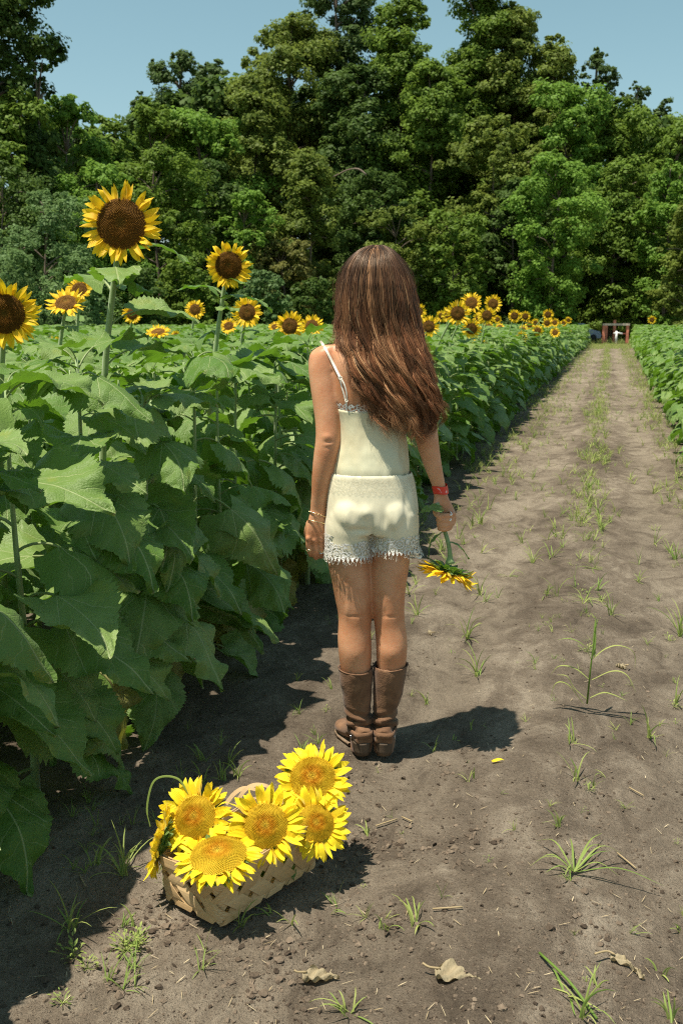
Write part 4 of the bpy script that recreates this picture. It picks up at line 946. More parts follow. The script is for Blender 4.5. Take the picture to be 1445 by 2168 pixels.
TORSO = [S(785, 1120, 74, .09, .035), S(785, 1085, 83, .10, .03), S(784, 1045, 82, .105, .03), S(783, 1005, 82, .108, .035), S(783, 965, 76, .095, .04), S(784, 925, 72, .086, .04), S(783, 885, 74, .086, .04),
         S(781, 845, 80, .092, .035), S(780, 805, 86, .097, .035), S(780, 768, 90, .094, .035), S(780, 742, 88, .082, .035), S(781, 724, 70, .066, .04), S(785, 710, 42, .055, .045), S(789, 694, 33, .05, .05), S(793, 650, 32, .052, .055), S(795, 620, 34, .055, .06)]
body = MB(); body.addmb(loft(TORSO, 40, True, 2.15))
# head with a face (turned away from the camera)
hc = P3(797, 598, .055); body.addmb(ell(hc+np.array([0, 0, .012]), (.073, .092, .098), 28)); body.addmb(ell(hc+np.array([0, .045, -.048]), (.055, .052, .062), 24))
body.addmb(ell(hc+np.array([0, .078, -.095]), (.024, .02, .018))); body.addmb(ell(hc+np.array([0, .104, -.028]), (.011, .014, .022), 12)); body.addmb(ell(hc+np.array([0, .108, -.042]), (.016, .012, .009), 12))
body.addmb(ell(hc+np.array([0, .096, -.068]), (.023, .010, .005), 12)); body.addmb(ell(hc+np.array([0, .094, -.077]), (.020, .010, .006), 12))
for s in (-1, 1):
    body.addmb(ell(hc+np.array([s*.031, .074, -.004]), (.015, .013, .011), 12)); body.addmb(ell(hc+np.array([s*.076, .0, -.02]), (.008, .018, .03), 12))
    body.addmb(ell(hc+np.array([s*.034, .082, .018]), (.022, .008, .004), 12))
# buttocks and calves
for cx in (743, 829): body.addmb(ell(P3(cx, 1090, -.010), (.058, .056, .064)))
LEGL = [S(744, 1060, 40, .08, .03), S(741, 1110, 44, .082, .03), S(738, 1150, 44.5, .080, .03), S(737.5, 1190, 45, .082, .026), S(744, 1232, 42.3, .077, .024), S(748, 1270, 39, .071, .023), S(751, 1300, 36.2, .065, .021), S(750.5, 1325, 35.3, .060, .019),
        S(750, 1350, 36.0, .059, .017), S(751, 1375, 35.6, .059, .016), S(752, 1400, 34, .057, .022), S(754, 1435, 30, .05, .03), S(757, 1480, 24, .041, .035), S(759, 1525, 20, .036, .035), S(760, 1560, 20, .036, .035), S(760, 1590, 18, .034, .035)]
LEGR = [S(828, 1060, 42, .08, .03), S(828, 1110, 43, .082, .03), S(827, 1150, 42, .080, .03), S(825, 1190, 42, .080, .026), S(822, 1232, 38.5, .074, .024), S(821, 1270, 35.5, .068, .023), S(822.5, 1300, 33.3, .062, .021), S(825, 1325, 33.0, .057, .019),
        S(828, 1350, 33.6, .057, .017), S(828.5, 1375, 33.2, .058, .015), S(828, 1400, 31.5, .055, .022), S(826, 1435, 27, .048, .03), S(820, 1480, 22, .04, .035), S(814, 1525, 19, .036, .035), S(813, 1560, 19, .036, .035), S(813, 1590, 17, .034, .035)]
body.addmb(loft(LEGL, 32)); body.addmb(loft(LEGR, 32))
ARML = [S(703, 730, 22, .034, .03), S(690, 745, 32, .046, .03), S(686, 768, 34, .049, .028), S(686, 800, 32.5, .047, .022), S(690, 850, 29.5, .044, .012), S(693.5, 895, 27, .041, .004), S(694, 930, 26.8, .042, .0), S(690, 965, 27, .04, .002), S(684, 1005, 24.5, .036, .01), S(678.5, 1045, 20.5, .029, .02), S(674, 1078, 18.3, .022, .028), S(672.5, 1096, 18.6, .020, .03)]
ARMR = [S(862, 732, 22, .034, .03), S(873, 747, 31, .046, .03), S(879, 770, 32, .048, .028), S(884, 800, 31, .046, .024), S(891, 850, 29, .043, .018), S(898, 895, 26.5, .04, .014), S(903, 930, 25, .039, .012), S(909, 960, 22.5, .036, .016), S(918, 995, 18.8, .031, .022), S(927, 1025, 15.2, .024, .03), S(931, 1046, 13.8, .021, .032)]
body.addmb(loft(ARML, 24)); body.addmb(loft(ARMR, 24))
# left hand: back of the hand to the camera, fingers curled away
def chain(pts, rad, n=10): P = smooth_path(np.array([list(p)+[q] for p, q in zip(pts, rad)]), 4); return tube(P[:, :3], P[:, 3], n).addmb(ell(P[-1, :3], (P[-1, 3],)*3, 8)).addmb(ell(P[0, :3], (P[0, 3],)*3, 8))
body.addmb(loft([S(672.5, 1090, 18.3, .020, .03), S(671.5, 1108, 21, .018, .031), S(671, 1126, 24.5, .0165, .033), S(671.5, 1142, 25.5, .0150, .036), S(672, 1150, 23.5, .012, .04)], 24, True, 2.4))
HANDL = []
for i, (x, y, ln, rr) in enumerate([(652.5, 1143, 1.0, .0092), (665, 1147, 1.08, .0092), (678.5, 1146, 1.02, .0089), (690.5, 1140, .82, .0080)]):
    pts = [P3(x, y-4, .034), P3(x+(i-1.5)*.6+1, y+13*ln, .036), P3(x+2-(i-1.5)*1.0, y+27*ln, .046), P3(x+3-(i-1.5)*1.6, y+31*ln, .066), P3(x+3-(i-1.5)*1.4, y+20*ln, .078)]
    HANDL.append(pts); body.addmb(chain(pts, [rr*1.12, rr*1.02, rr*1.05, rr*.92, rr*.8]))
body.addmb(chain([P3(656, 1108, .045), P3(650, 1128, .064), P3(655, 1148, .078), P3(662, 1160, .084)], [.014, .0115, .0105, .009]))
for x, y in ((652, 1143), (665, 1147), (678.5, 1146), (691, 1140)): body.addmb(ell(P3(x, y-3, .024), (.0085, .0075, .010), 10))
# right hand: fingers wrapped round the stem
HS = .008
body.addmb(loft([S(931, 1040, 14, .021, .032), S(934, 1056, 16.5, .021, .032), S(940, 1072, 19, .0215, .034), S(946, 1088, 18.5, .021, .038), S(950, 1102, 15, .018, .042), S(950, 1113, 11, .014, .045)], 24, True, 2.3))
HANDR = []
for i, (y, ext) in enumerate([(1085, 0), (1096, 1), (1106, 0), (1115, -3)]):
    pts = [P3(958-abs(i-.5)*1.8, y-2, .035), P3(957-i*1.8, y+3, .004), P3(945-i, y+6, -.014), P3(931+i*.6, y+6, -.010), P3(925+i*1.2, y+4, .012), P3(931+i, y+3, .028)]
    HANDR.append(pts); body.addmb(chain(pts, [.0095, .0092, .0088, .0084, .0078, .007] if i < 3 else [.0085, .008, .0076, .0072, .0068, .006]))
body.addmb(chain([P3(926, 1056, .025), P3(921, 1072, .008), P3(922, 1086, -.006), P3(930, 1095, -.016)], [.0135, .0112, .0102, .0085]))
# foot stubs inside the boots
def hand_mask(V):
    zl = P3(0, 1085)[2]; w_ = np.full(len(V), .55)
    w_[(V[:, 2] < zl) & (V[:, 2] > P3(0, 1200)[2]) & ((V[:, 0] < P3(700, 1140)[0]) | (V[:, 0] > P3(905, 1100)[0]))] = .06
    w_[(V[:, 1] > .10) & (V[:, 2] > hc[2]-.15)] = .10
    return w_
me = remeshed(body, .0042, hand_mask, 11, M['skin'], 'person')
def push(me, items):
    """raise or sink skin round given points (metres)"""
    V = arr(me); N = np.empty(len(V)*3); me.vertex_normals.foreach_get('vector', N); N = N.reshape(-1, 3)
    for (c, rad, amp) in items:
        rad = np.broadcast_to(rad, (3,)); d = (((V-c)/rad)**2).sum(1); V = V+N*(amp*np.exp(-d))[:, None]
    me.vertices.foreach_set('co', V.astype(np.float32).ravel()); me.update()
it = [(P3(693, 936, -.04), (.014, .03, .0040), -.0018), (P3(697, 942, -.04), (.014, .03, .0035), .0014), (P3(695, 948, -.04), (.012, .03, .0040), -.0016), (P3(692, 925, -.04), (.012, .02, .010), .003),
      (P3(752, 1303, -.03), (.028, .03, .0035), -.0022), (P3(826, 1304, -.03), (.024, .03, .0035), -.0022), (P3(768, 1300, -.03), (.006, .03, .02), -.003), (P3(814, 1296, -.03), (.006, .03, .02), -.003),
      (P3(735, 1290, -.03), (.008, .03, .03), .003), (P3(770, 1285, -.03), (.008, .03, .028), .003), (P3(845, 1290, -.03), (.008, .03, .03), .003),
      (P3(738, 775, -.05), (.035, .05, .05), .006), (P3(752, 830, -.05), (.02, .05, .04), .004), (P3(783, 830, -.06), (.010, .05, .16), -.006), (P3(708, 800, 0), (.012, .05, .05), -.003)]
for x, y in ((660, 1128), (671, 1130), (681, 1127)): it.append((P3(x, y, .015), (.0025, .02, .016), .0012))
for x in (658.5, 671.5, 684.5): it.append((P3(x, 1152, .03), (.0030, .03, .012), -.0035))
push(me, it)
person = bpy.data.objects.new('person', me); COL.objects.link(person); person.location = W(0, D0, 0); person.rotation_euler.z = YAW
tag(person, 'woman seen from behind in cream satin camisole and lace shorts, brown boots, holding a sunflower', 'person')
bvh = BVHTree.FromPolygons([tuple(v.co) for v in me.vertices], [tuple(p.vertices) for p in me.polygons])
def back(px, py, off=.003):
    """point on the back surface straight ahead of the camera there, lifted by off"""
    q = P3(px, py, -.3); d = P3(px, py, .3)-q; h = bvh.ray_cast(Vector(q), Vector(d).normalized(), 1.0)
    if h[0] is None: return P3(px, py, .03)
    return np.array(h[0])-np.array([0, off, 0])

# fabric
def mat_satin(name, col, warm):
    g = NT(name); o = g.obj(); x = g.n('Mapping', {0: o, 3: (7, 7, 2.2)}).outputs[0]; n = g.noise(x, 2.3, 3, .5, .8)
    fine = g.noise(g.n('Mapping', {0: o, 3: (900, 900, 120)}).outputs[0], 1, 2)
    c = g.mix(g.step(g.noise(o, 8, 2), .3, .7), col, warm)
    nb = g.bump(g.math('ADD', n, g.math('MULTIPLY', fine, .012)), .40, .008)
    return g.done(g.pri(c, .34, nb, **{'Specular IOR Level': .55, 'Sheen Weight': .35, 'Sheen Roughness': .35, 'Anisotropic': .4}))
M['satin'] = mat_satin('cream_satin', (.76, .71, .51), (.82, .75, .53)); M['satin_cami'] = mat_satin('pale_satin', (.63, .62, .43), (.71, .64, .41))
def mat_lace(nm='white_lace', col=(.86, .84, .76), soft=1.0):
    g = NT(nm); u, v, t = g.xyz(g.attr()); o = g.obj()
    vo = g.n('TexVoronoi', {'Vector': o, 'Scale': 95.0, 'Randomness': .8}, feature='DISTANCE_TO_EDGE').outputs['Distance']
    v2 = g.n('TexVoronoi', {'Vector': o, 'Scale': 34.0, 'Randomness': 1.0}, feature='F1').outputs['Distance']
    rings = g.step(g.math('ABSOLUTE', g.math('SUBTRACT', g.math('FRACT', g.math('MULTIPLY', v2, 3.2)), .5)), .30, .16)
    net = g.step(vo, .10, .05); hide = g.math('MAXIMUM', g.math('MAXIMUM', net, rings), g.step(v, .82, .90))
    edge = g.math('ADD', .90, g.math('MULTIPLY', g.math('SINE', g.math('MULTIPLY', u, 46)), .07)); edge = g.math('ADD', edge, g.math('MULTIPLY', g.noise(o, 120, 2), .04))
    al = g.math('MULTIPLY', hide, g.step(v, edge, g.math('SUBTRACT', edge, .02)))
    top = g.math('ADD', .10, g.math('MULTIPLY', g.noise(o, 24, 2), t)); al = g.math('MULTIPLY', al, g.step(v, g.math('SUBTRACT', top, .02), top))
    al = g.math('MULTIPLY', al, soft); p = g.pri(col, .7, g.bump(g.math('ADD', g.math('MULTIPLY', rings, .6), net), .9, .003), **{'Sheen Weight': .3})
    return g.done(g.addsh(al, g.n('BsdfTransparent').outputs[0], p))
M['lace'] = mat_lace(); M['lace_soft'] = mat_lace('soft_lace', (.80, .76, .58), .22)
M['strap'] = mat_simple('strap_satin', (.84, .80, .68), .4, .05, 40)
# camisole shell
TS = smooth_path(np.array([list(c)+[rx, ry] for c, rx, ry in TORSO]), 6)
def torso_at(py):
    z = P3(780, py)[2]; i = np.argsort(TS[:, 2]); return [np.interp(z, TS[i, 2], TS[i, k]) for k in (0, 1, 3, 4)]
def shell(pys, off, ripple=0, seed=0, n=120, topfun=None, pw=2.15, dx=None):
    a = np.linspace(0, 2*np.pi, n, endpoint=False); V = []; A = []
    for k, py in enumerate(pys):
        cx, cy, rx, ry = torso_at(py); o_ = off[k] if hasattr(off, '__len__') else off
        ca, sa = np.cos(a), np.sin(a); ca2 = np.sign(ca)*np.abs(ca)**(2/pw); sa2 = np.sign(sa)*np.abs(sa)**(2/pw)
        rp = ripple*(fbm(a*3.2, np.full(n, k*.10), 3, seed)*2)*(.4+.6*k/len(pys)) if ripple else 0
        z = P3(780, py)[2]+(topfun(a)*(1-k/(len(pys)-1))**2 if topfun is not None else 0)
        V.append(np.stack([cx+(rx+o_+rp)*ca2+(dx[k] if dx is not None else 0), cy+(ry+o_+rp)*sa2, np.broadcast_to(z, n)], -1)); A.append(np.stack([a, np.full(n, k/(len(pys)-1)), np.full(n, .0)], -1))
    return MB().add(np.array(V).reshape(-1, 3), grid_faces(len(pys), n, True), None, np.array(A).reshape(-1, 3))
topf = lambda a: .055*np.clip(np.sin(a), 0, 1)**.8+.012*np.abs(np.cos(a))**6+.004*np.sin(a*40)*.0
pys = np.linspace(868, 1007, 30)
cam_o = shell(pys, np.interp(pys, [868, 900, 960, 990, 1007], [.003, .005, .008, .006, .001]), .007, 3, topfun=topf).build('camisole', M['satin_cami'], person)
cam_o.modifiers.new('s', 'SOLIDIFY').thickness = .0012
pys = np.linspace(870, 853, 6); lt = shell(pys, .0045, 0, topfun=lambda a: topf(a)*0, n=160)
V, Q, T, A, qm, tm = lt.data(); A = A.copy(); an = A[:, 0].copy(); A[:, 0] = an*.75; V = V.copy(); V[:, 2] += topf(an); A[:, 2] = .0; A[:, 1] = .3+.7*A[:, 1]
MB().addmb((V, Q, T, A, qm, tm)).build('lace_trim', M['lace'], cam_o)
# straps
def strap(pts, wd, parent, name='strap'):
    P = np.array([back(x, y, .004) for x, y in smooth_path(np.array(pts, float), 5)]); P[1:-1] = (P[:-2]+2*P[1:-1]+P[2:])/4; return ribbon(P, wd, np.array([0, -1., .25])).build(name, M['strap'], parent)
s1 = strap([(678, 722), (685, 732), (695, 750), (706, 772), (714, 788), (720, 800)], .0075, cam_o)
strap([(720, 800), (722, 815), (727, 832), (731, 848), (733, 860)], .0045, cam_o); strap([(722, 801), (729, 815), (733, 832), (734, 848), (733, 860)], .0045, cam_o)
tor = lambda c, R_, r_, nrm: tube(np.array([np.array(c)+R_*(math.cos(t)*np.array([1, 0, 0])+math.sin(t)*np.array([0, .3, .95])) for t in np.linspace(0, 2*math.pi, 15)]), r_, 6)
M['gold'] = mat_simple('gold_metal', (.85, .68, .38), .25, .05, 30, metal=1); M['silver'] = mat_simple('silver_metal', (.85, .85, .83), .2, .05, 30, metal=1)
tor(back(720, 800, .005), .0055, .0012, 0).build('strap_ring', M['strap'], cam_o); tor(back(733, 848, .005), .0045, .001, 0).build('strap_ring', M['strap'], cam_o)
strap([(866, 726), (868, 742), (858, 780), (845, 820), (838, 858)], .0075, cam_o)

def front(px, py):
    q = P3(px, py, .4); d = P3(px, py, -.3)-q; h = bvh.ray_cast(Vector(q), Vector(d).normalized(), 1.0); return np.array(h[0])+np.array([0, .004, 0]) if h[0] is not None else P3(px, py, .1)
for pts in ([(683, 728), (692, 752), (706, 790), (720, 826)], [(868, 732), (862, 760), (852, 795), (842, 826)]):
    P = np.array([front(x, y) for x, y in smooth_path(np.array(pts, float), 5)]); ribbon(P, .0075, np.array([0, 1., .25])).build('strap', M['strap'], cam_o)
# shorts
sh = MB(); sh.addmb(loft([S(784, 998, 86, .114, .035), S(785, 1012, 89, .114, .035), S(786, 1035, 93, .116, .033), S(787, 1070, 96, .119, .03), S(787, 1100, 96, .117, .028), S(787, 1122, 90, .108, .028)], 48, True, 2.3))
sh.addmb(loft([S(742, 1080, 49, .104, .026), S(739, 1110, 50, .106, .026), S(738.5, 1135, 48.5, .102, .027), S(738, 1160, 48, .099, .028), S(738, 1176, 48, .098, .028)], 36, True, 2.2))
sh.addmb(loft([S(832, 1080, 51, .104, .026), S(834, 1110, 50.5, .106, .026), S(834.5, 1135, 49.5, .102, .027), S(834.5, 1152, 49.5, .100, .028), S(835, 1163, 49.5, .099, .028)], 36, True, 2.2))
for cx in (746, 826): sh.addmb(ell(P3(cx, 1088, -.028), (.064, .066, .070)))
sme = remeshed(sh, .0045, lambda V: np.full(len(V), .5), 9, M['satin'], 'shorts')
V = arr(sme); N = np.empty(len(V)*3); sme.vertex_normals.foreach_get('vector', N); N = N.reshape(-1, 3)
xl = P3(787, 1110)[0]; zz = V[:, 2]; rx = V[:, 0]-xl
fold = .0024*fbm(V[:, 0]*22+zz*9, zz*7+V[:, 1]*4, 3, 31)*2 + .0035*np.sin((rx*60)+zz*22+3*fbm(V[:, 0]*6, zz*6, 2, 5))*np.exp(-((zz-P3(0, 1120)[2])/.07)**2)*np.exp(-(rx/.11)**2)
V = V+N*(fold+.003)[:, None]
for (c, rad, amp) in [(P3(775, 1090, -.12), (.02, .08, .02), .010), (P3(762, 1125, -.1), (.03, .08, .010), -.006), (P3(745, 1100, -.12), (.012, .08, .03), -.004), (P3(787, 1140, -.08), (.008, .09, .045), -.007), (P3(815, 1105, -.12), (.012, .08, .03), -.006), (P3(840, 1120, -.1), (.012, .08, .04), .006), (P3(860, 1070, -.08), (.010, .08, .05), -.005)]:
    V = V+N*(amp*np.exp(-(((V-c)/np.array(rad))**2).sum(1)))[:, None]
sme.vertices.foreach_set('co', V.astype(np.float32).ravel()); sme.update()
import bmesh
bm = bmesh.new(); bm.from_mesh(sme); zb1 = P3(0, 1171)[2]; zb2 = P3(0, 1158)[2]; ztop = P3(0, 1003)[2]
dl = [f for f in bm.faces if (f.calc_center_median().z < (zb1 if f.calc_center_median().x < xl else zb2)) or (f.normal.z > .7 and f.calc_center_median().z > ztop)]
bmesh.ops.delete(bm, geom=dl, context='FACES'); bm.to_mesh(sme); bm.free()
shorts = link('shorts', sme, person)
sbvh = BVHTree.FromPolygons([tuple(v.co) for v in sme.vertices], [tuple(p.vertices) for p in sme.polygons])
def wrap(c0, py0s, py1s, r0, nm, rows=14, n=150, off=.003, flare=.0, tvar=.55, urep=1.0, mat='lace'):
    """a lace panel lying on the shorts: rays from the leg's axis outward"""
    a = np.linspace(0, 2*np.pi, n, endpoint=False); V = []; A = []
    for k in range(rows):
        f = k/(rows-1)
        for t in a:
            py = py0s+(py1s-py0s)*f; c = np.array(c0(py)); d = Vector((math.cos(t), math.sin(t), 0)); h = sbvh.ray_cast(Vector(c), d, .4)
            if h[0] is not None: q = np.array(h[0])+np.array(d)*off; rad = np.linalg.norm(q-c); V_last = rad
            else: V_last = r0; q = c+np.array(d)*r0
            V.append((q, h[0] is not None)); A.append((t*urep, f, tvar))
    V2 = np.array([v[0] for v in V]).reshape(rows, n, 3); ok = np.array([v[1] for v in V]).reshape(rows, n)
    for k in range(1, rows):      # below the satin the lace hangs on from the last hit
        for j in range(n):
            if not ok[k, j]: V2[k, j, :2] = V2[k-1, j, :2]+(V2[k-1, j, :2]-c0(0)[:2])*flare
    for _ in range(2): V2[:, :, :2] = (np.roll(V2, 1, 1)+np.roll(V2, -1, 1)+2*V2)[:, :, :2]/4
    return MB().add(V2.reshape(-1, 3), grid_faces(rows, n, True), None, A).build(nm, M[mat], shorts)
cL = P3(738, 1150, .028); cR = P3(834.5, 1140, .028)
wrap(lambda py: np.array([cL[0], cL[1], P3(0, py)[2] if py else 0]), 1128, 1180, .075, 'lace_hem', flare=.012, tvar=.3)
wrap(lambda py: np.array([cR[0], cR[1], P3(0, py)[2] if py else 0]), 1116, 1166, .075, 'lace_hem', flare=.012, tvar=.3, urep=1.13)
cW = P3(785, 1020, .033); wrap(lambda py: np.array([cW[0], cW[1], P3(0, py)[2] if py else 0]), 1003, 1040, .14, 'lace_waistband', off=.003, tvar=.0, urep=.9, rows=12, mat='lace_soft')
# loose threads under the left hem
fz = MB(); rr = np.random.default_rng(5)
for k in range(260):
    left = k % 2; c = cL if left else cR; t = rr.uniform(0, 6.28); z = P3(0, 1180 if left else 1166)[2]+rr.uniform(-.002, .006)
    h = sbvh.ray_cast(Vector((c[0], c[1], P3(0, 1168 if left else 1155)[2])), Vector((math.cos(t), math.sin(t), 0)), .3)
    if h[0] is None: continue
    q = np.array(h[0])*1.0; q[2] = z; q += np.array([math.cos(t), math.sin(t), 0])*.004
    fz.addmb(tube([q, q+rr.normal(size=3)*.002+np.array([0, 0, -.005]), q+rr.normal(size=3)*.004+np.array([0, 0, -rr.uniform(.006, .014)])], .0007, 3, False))
fz.build('fringe', M['strap'], shorts)

# ---------------------------------------------------------------- boots
def mat_suede():
    g = NT('brown_suede'); o = g.obj(); n = g.noise(o, 14, 5, .6, .5); n2 = g.noise(o, 190, 4)
    c = g.mix(g.step(n, .3, .72), (.12, .060, .030), (.24, .130, .068)); c = g.mix(g.math('MULTIPLY', g.step(g.noise(o, 5, 3), .5, .8), .4), c, (.30, .19, .12))
    return g.done(g.pri(c, .75, g.bump(g.math('ADD', n2, n), .5, .003), **{'Sheen Weight': .12, 'Sheen Roughness': .5, 'Specular IOR Level': .25}))
M['suede'] = mat_suede(); M['heel'] = mat_simple('stacked_heel', (.085, .06, .04), .6, .4, 12, .4, .002); M['sole'] = mat_simple('boot_sole', (.20, .14, .09), .7, .3, 30)
def boot(shaft, ang, heel, tabs, seed):
    mb = MB(); st = [S(*s) for s in shaft]; top = st[0]
    inner = [(c-np.array([0, 0, 0.0]), rx-.005, ry-.005) for c, rx, ry in st[:3]]
    n = 36; rings = list(reversed(inner))+[top]+st[1:]
    mb.addmb(loft([(c, rx, ry) for c, rx, ry in rings], n, True, 2.2))
    hx, hy = heel; c = P3(hx, 1590, .0)
    F = np.array([math.sin(ang), math.cos(ang), 0]); Rr = np.array([math.cos(ang), -math.sin(ang), 0])
    # foot from heel to toe
    fs = [(-.055, .030, .030, .050), (-.035, .034, .040, .052), (.0, .034, .045, .055), (.045, .033, .043, .055), (.09, .038, .036, .046), (.13, .044, .030, .036), (.165, .042, .026, .032), (.195, .030, .021, .028), (.212, .012, .012, .024)]
    a = np.linspace(0, 2*np.pi, 24, endpoint=False); V = []
    fs = smooth_path(np.array(fs), 3)
    for (s, w_, h, zc) in fs:
        zc2 = zc+np.interp(s, [-.055, .03, .1, .21], [.012, .012, -.004, -.006])
        for t in a: V.append(c*np.array([1, 1, 0])+F*(s+hy)+Rr*w_*math.cos(t)+np.array([0, 0, max(.008 if s > .06 else .048, zc2+h*math.sin(t))]))
    m = len(fs)*24; V += [V[0]*0+np.mean(V[:24], 0), np.mean(V[-24:], 0)]
    mb.add(V, grid_faces(len(fs), 24, True)[:, ::-1], [(m, j, (j+1) % 24) for j in range(24)]+[(m+1, m-24+(j+1) % 24, m-24+j) for j in range(24)])
    me_ = remeshed(mb, .0032, lambda V: np.full(len(V), .45), 5, M['suede'], 'boot')
    V = arr(me_); N = np.empty(len(V)*3); me_.vertex_normals.foreach_get('vector', N); N = N.reshape(-1, 3)
    zk = P3(0, 1532, -.03)[2]; e = np.exp(-((V[:, 2]-zk)/.030)**2); x = V[:, 0]-c[0]
    f = .0062*np.sin((V[:, 2]-zk)*190+x*55*(1 if seed % 2 else -1)+2.5*fbm(V[:, 0]*18, V[:, 1]*18, 2, seed))*e + .0045*fbm(V[:, 0]*30, V[:, 2]*14, 3, seed+2)*2
    V = V+N*f[:, None]; me_.vertices.foreach_set('co', V.astype(np.float32).ravel()); me_.update()
    o = link('boot', me_, person)
    # stacked heel
    hb = []
    for z, w_, l in ((.0, .026, .028), (.016, .0275, .030), (.042, .031, .034), (.048, .0325, .035)):
        for t in np.linspace(0, 2*np.pi, 24, endpoint=False):
            ct, s_ = math.cos(t), math.sin(t); ct = np.sign(ct)*abs(ct)**.8
            hb.append(c*np.array([1, 1, 0])+F*(hy-.022+l*(s_ if s_ < 0 else .7*s_))+Rr*w_*ct+np.array([0, 0, z]))
    hb += [c*np.array([1, 1, 0])+F*(hy-.02), c*np.array([1, 1, 0])+F*(hy-.02)+np.array([0, 0, .048])]
    MB().add(hb, grid_faces(4, 24, True), [(96, (j+1) % 24, j) for j in range(24)]+[(97, 72+j, 72+(j+1) % 24) for j in range(24)]).build('heel', M['heel'], o)
    so_ = []
    for z in (.001, .009):
        for (s, w_) in ((.05, .026), (.09, .036), (.13, .0425), (.17, .040), (.2, .027), (.213, .009)):
            for sg in (-1, 1): so_.append(c*np.array([1, 1, 0])+F*(s+hy)+Rr*w_*sg+np.array([0, 0, z]))
    k = 12; Q = [(2*i, 2*i+1, 2*i+3, 2*i+2) for i in range(5)]+[(k+2*i, k+2*i+2, k+2*i+3, k+2*i+1) for i in range(5)]+[(2*i, 2*i+2, k+2*i+2, k+2*i) for i in range(5)]+[(2*i+1, k+2*i+1, k+2*i+3, 2*i+3) for i in range(5)]
    MB().add(so_, Q).build('sole', M['sole'], o)
    # harness straps around the ankle and heel
    bb = BVHTree.FromPolygons([tuple(v.co) for v in me_.vertices], [tuple(p.vertices) for p in me_.polygons])
    def band(z0, tilt, wdt, nm, ph=0):
        P = []
        cc = Vector((c[0]+.002, .028 if True else 0, z0))
        for t in np.linspace(0, 2*math.pi, 41):
            d = Vector((math.cos(t), math.sin(t), -tilt*math.sin(t)+ph*math.cos(t))).normalized(); h = bb.ray_cast(cc, d, .3)
            # outermost hit
            q = h[0] if h[0] is not None else cc+d*.045
            P.append(np.array(q)+np.array(d)*.003)
        P = np.array(P); P[1:-1] = (P[:-2]+P[2:]+2*P[1:-1])/4
        cen = P.mean(0); V = []; A = []
        for k_, p in enumerate(P):
            d = p-cen; d[2] = 0; d /= np.linalg.norm(d)
            V += [p+np.array([0, 0, wdt/2])-d*.002, p+d*.0022+np.array([0, 0, wdt/2-.001]), p+d*.0022-np.array([0, 0, wdt/2-.001]), p-np.array([0, 0, wdt/2])-d*.002]
        return MB().add(V, grid_faces(len(P), 4)).build(nm, M['suede'], o)
    band(.082, -.10, .020, 'strap'); band(.108, .18, .018, 'strap', .12 if seed % 2 else -.12)
    q = P3(hx+(-24 if tabs[0] < hx else 22), 1560, -.005); tube(np.array([q+.009*np.array([0, math.cos(t), math.sin(t)]) for t in np.linspace(0, 2*math.pi, 14)]), .0012, 6).build('ring', M['silver'], o)
    # rim seam and pull tabs
    cx, cy, z0, rx, ry = top[0][0], top[0][1], top[0][2], top[1], top[2]
    tube(np.array([(cx+rx*.99*math.cos(t), cy+ry*.99*math.sin(t), z0+.001+.004*math.cos(t)*(1 if tabs[0] > hx else -1)) for t in np.linspace(0, 2*math.pi, 40)]), .0024, 6).build('rim', M['suede'], o)
    for sx in (-1, 1):
        x0 = cx+sx*(rx+.001); P = [(x0+sx*.001, cy-.004, z0-.045), (x0+sx*.002, cy-.004, z0), (x0, cy-.004, z0+.010), (x0-sx*.006, cy-.004, z0+.004), (x0-sx*.008, cy-.004, z0-.02)]
        ribbon(smooth_path(P, 4), .02, np.array([sx*1.0, 0, 0.2])).build('pull_tab', M['suede'], o)
boot([(752, 1416, 36, .064, .022), (753, 1440, 35, .061, .024), (755, 1475, 31, .054, .03), (757.5, 1505, 27, .049, .034), (760, 1524, 25.5, .047, .036), (762, 1540, 25.5, .047, .036), (764, 1556, 25.5, .046, .034), (765, 1574, 24.5, .044, .03), (766, 1590, 22, .038, .026)], R(-17), (766, .026), (700, 0), 1)
boot([(826, 1409, 37, .064, .022), (824, 1435, 34.5, .061, .024), (819, 1475, 29.5, .054, .03), (815, 1505, 25.5, .049, .034), (813, 1524, 24.5, .047, .036), (812.5, 1540, 24.5, .047, .036), (812.5, 1556, 24.5, .046, .034), (812.5, 1574, 24, .044, .03), (812.5, 1590, 21, .038, .026)], R(3), (812.5, .026), (900, 0), 2)

# ---------------------------------------------------------------- jewellery and wristband
def around(cpx, py, yo, hw, ry, tilt, r_, mat, name, sag=0, n=40, beads=False):
    c = P3(cpx, py, yo); w_ = hw*PXM(py); P = [c+np.array([w_*math.cos(t), ry*math.sin(t), tilt*math.cos(t)-sag*math.sin(t)]) for t in np.linspace(0, 2*math.pi, n)]
    mb = tube(P, r_, 6)
    if beads:
        for q in P[::2]: mb.addmb(ell(q, (r_*1.9,)*3, 6))
    return mb.build(name, M[mat], person)
around(674.5, 1089, .029, 20.5, .0245, -.010, .0012, 'gold', 'bracelet', .004, 44, True); around(673, 1106, .03, 22.5, .0235, -.008, .0016, 'gold', 'bracelet', .006)
for (pts, t, m_, big) in ((HANDL[0], .55, 'gold', True), (HANDL[2], .42, 'gold', False), (HANDL[2], .62, 'silver', False)):
    a_, b_ = np.array(pts[1]), np.array(pts[2]); c = a_+(b_-a_)*t; ax = (b_-a_)/np.linalg.norm(b_-a_); e1 = np.cross(ax, [0, 1, 0]); e1 /= np.linalg.norm(e1); e2 = np.cross(ax, e1)
    rg = tube([c+.0105*(math.cos(q)*e1+math.sin(q)*e2) for q in np.linspace(0, 2*math.pi, 24)], .0016, 6)
    if big: rg.addmb(ell(c-np.array([0, .0125, 0]), (.0048, .004, .0052), 10))
    rg.build('ring', M[m_], person)
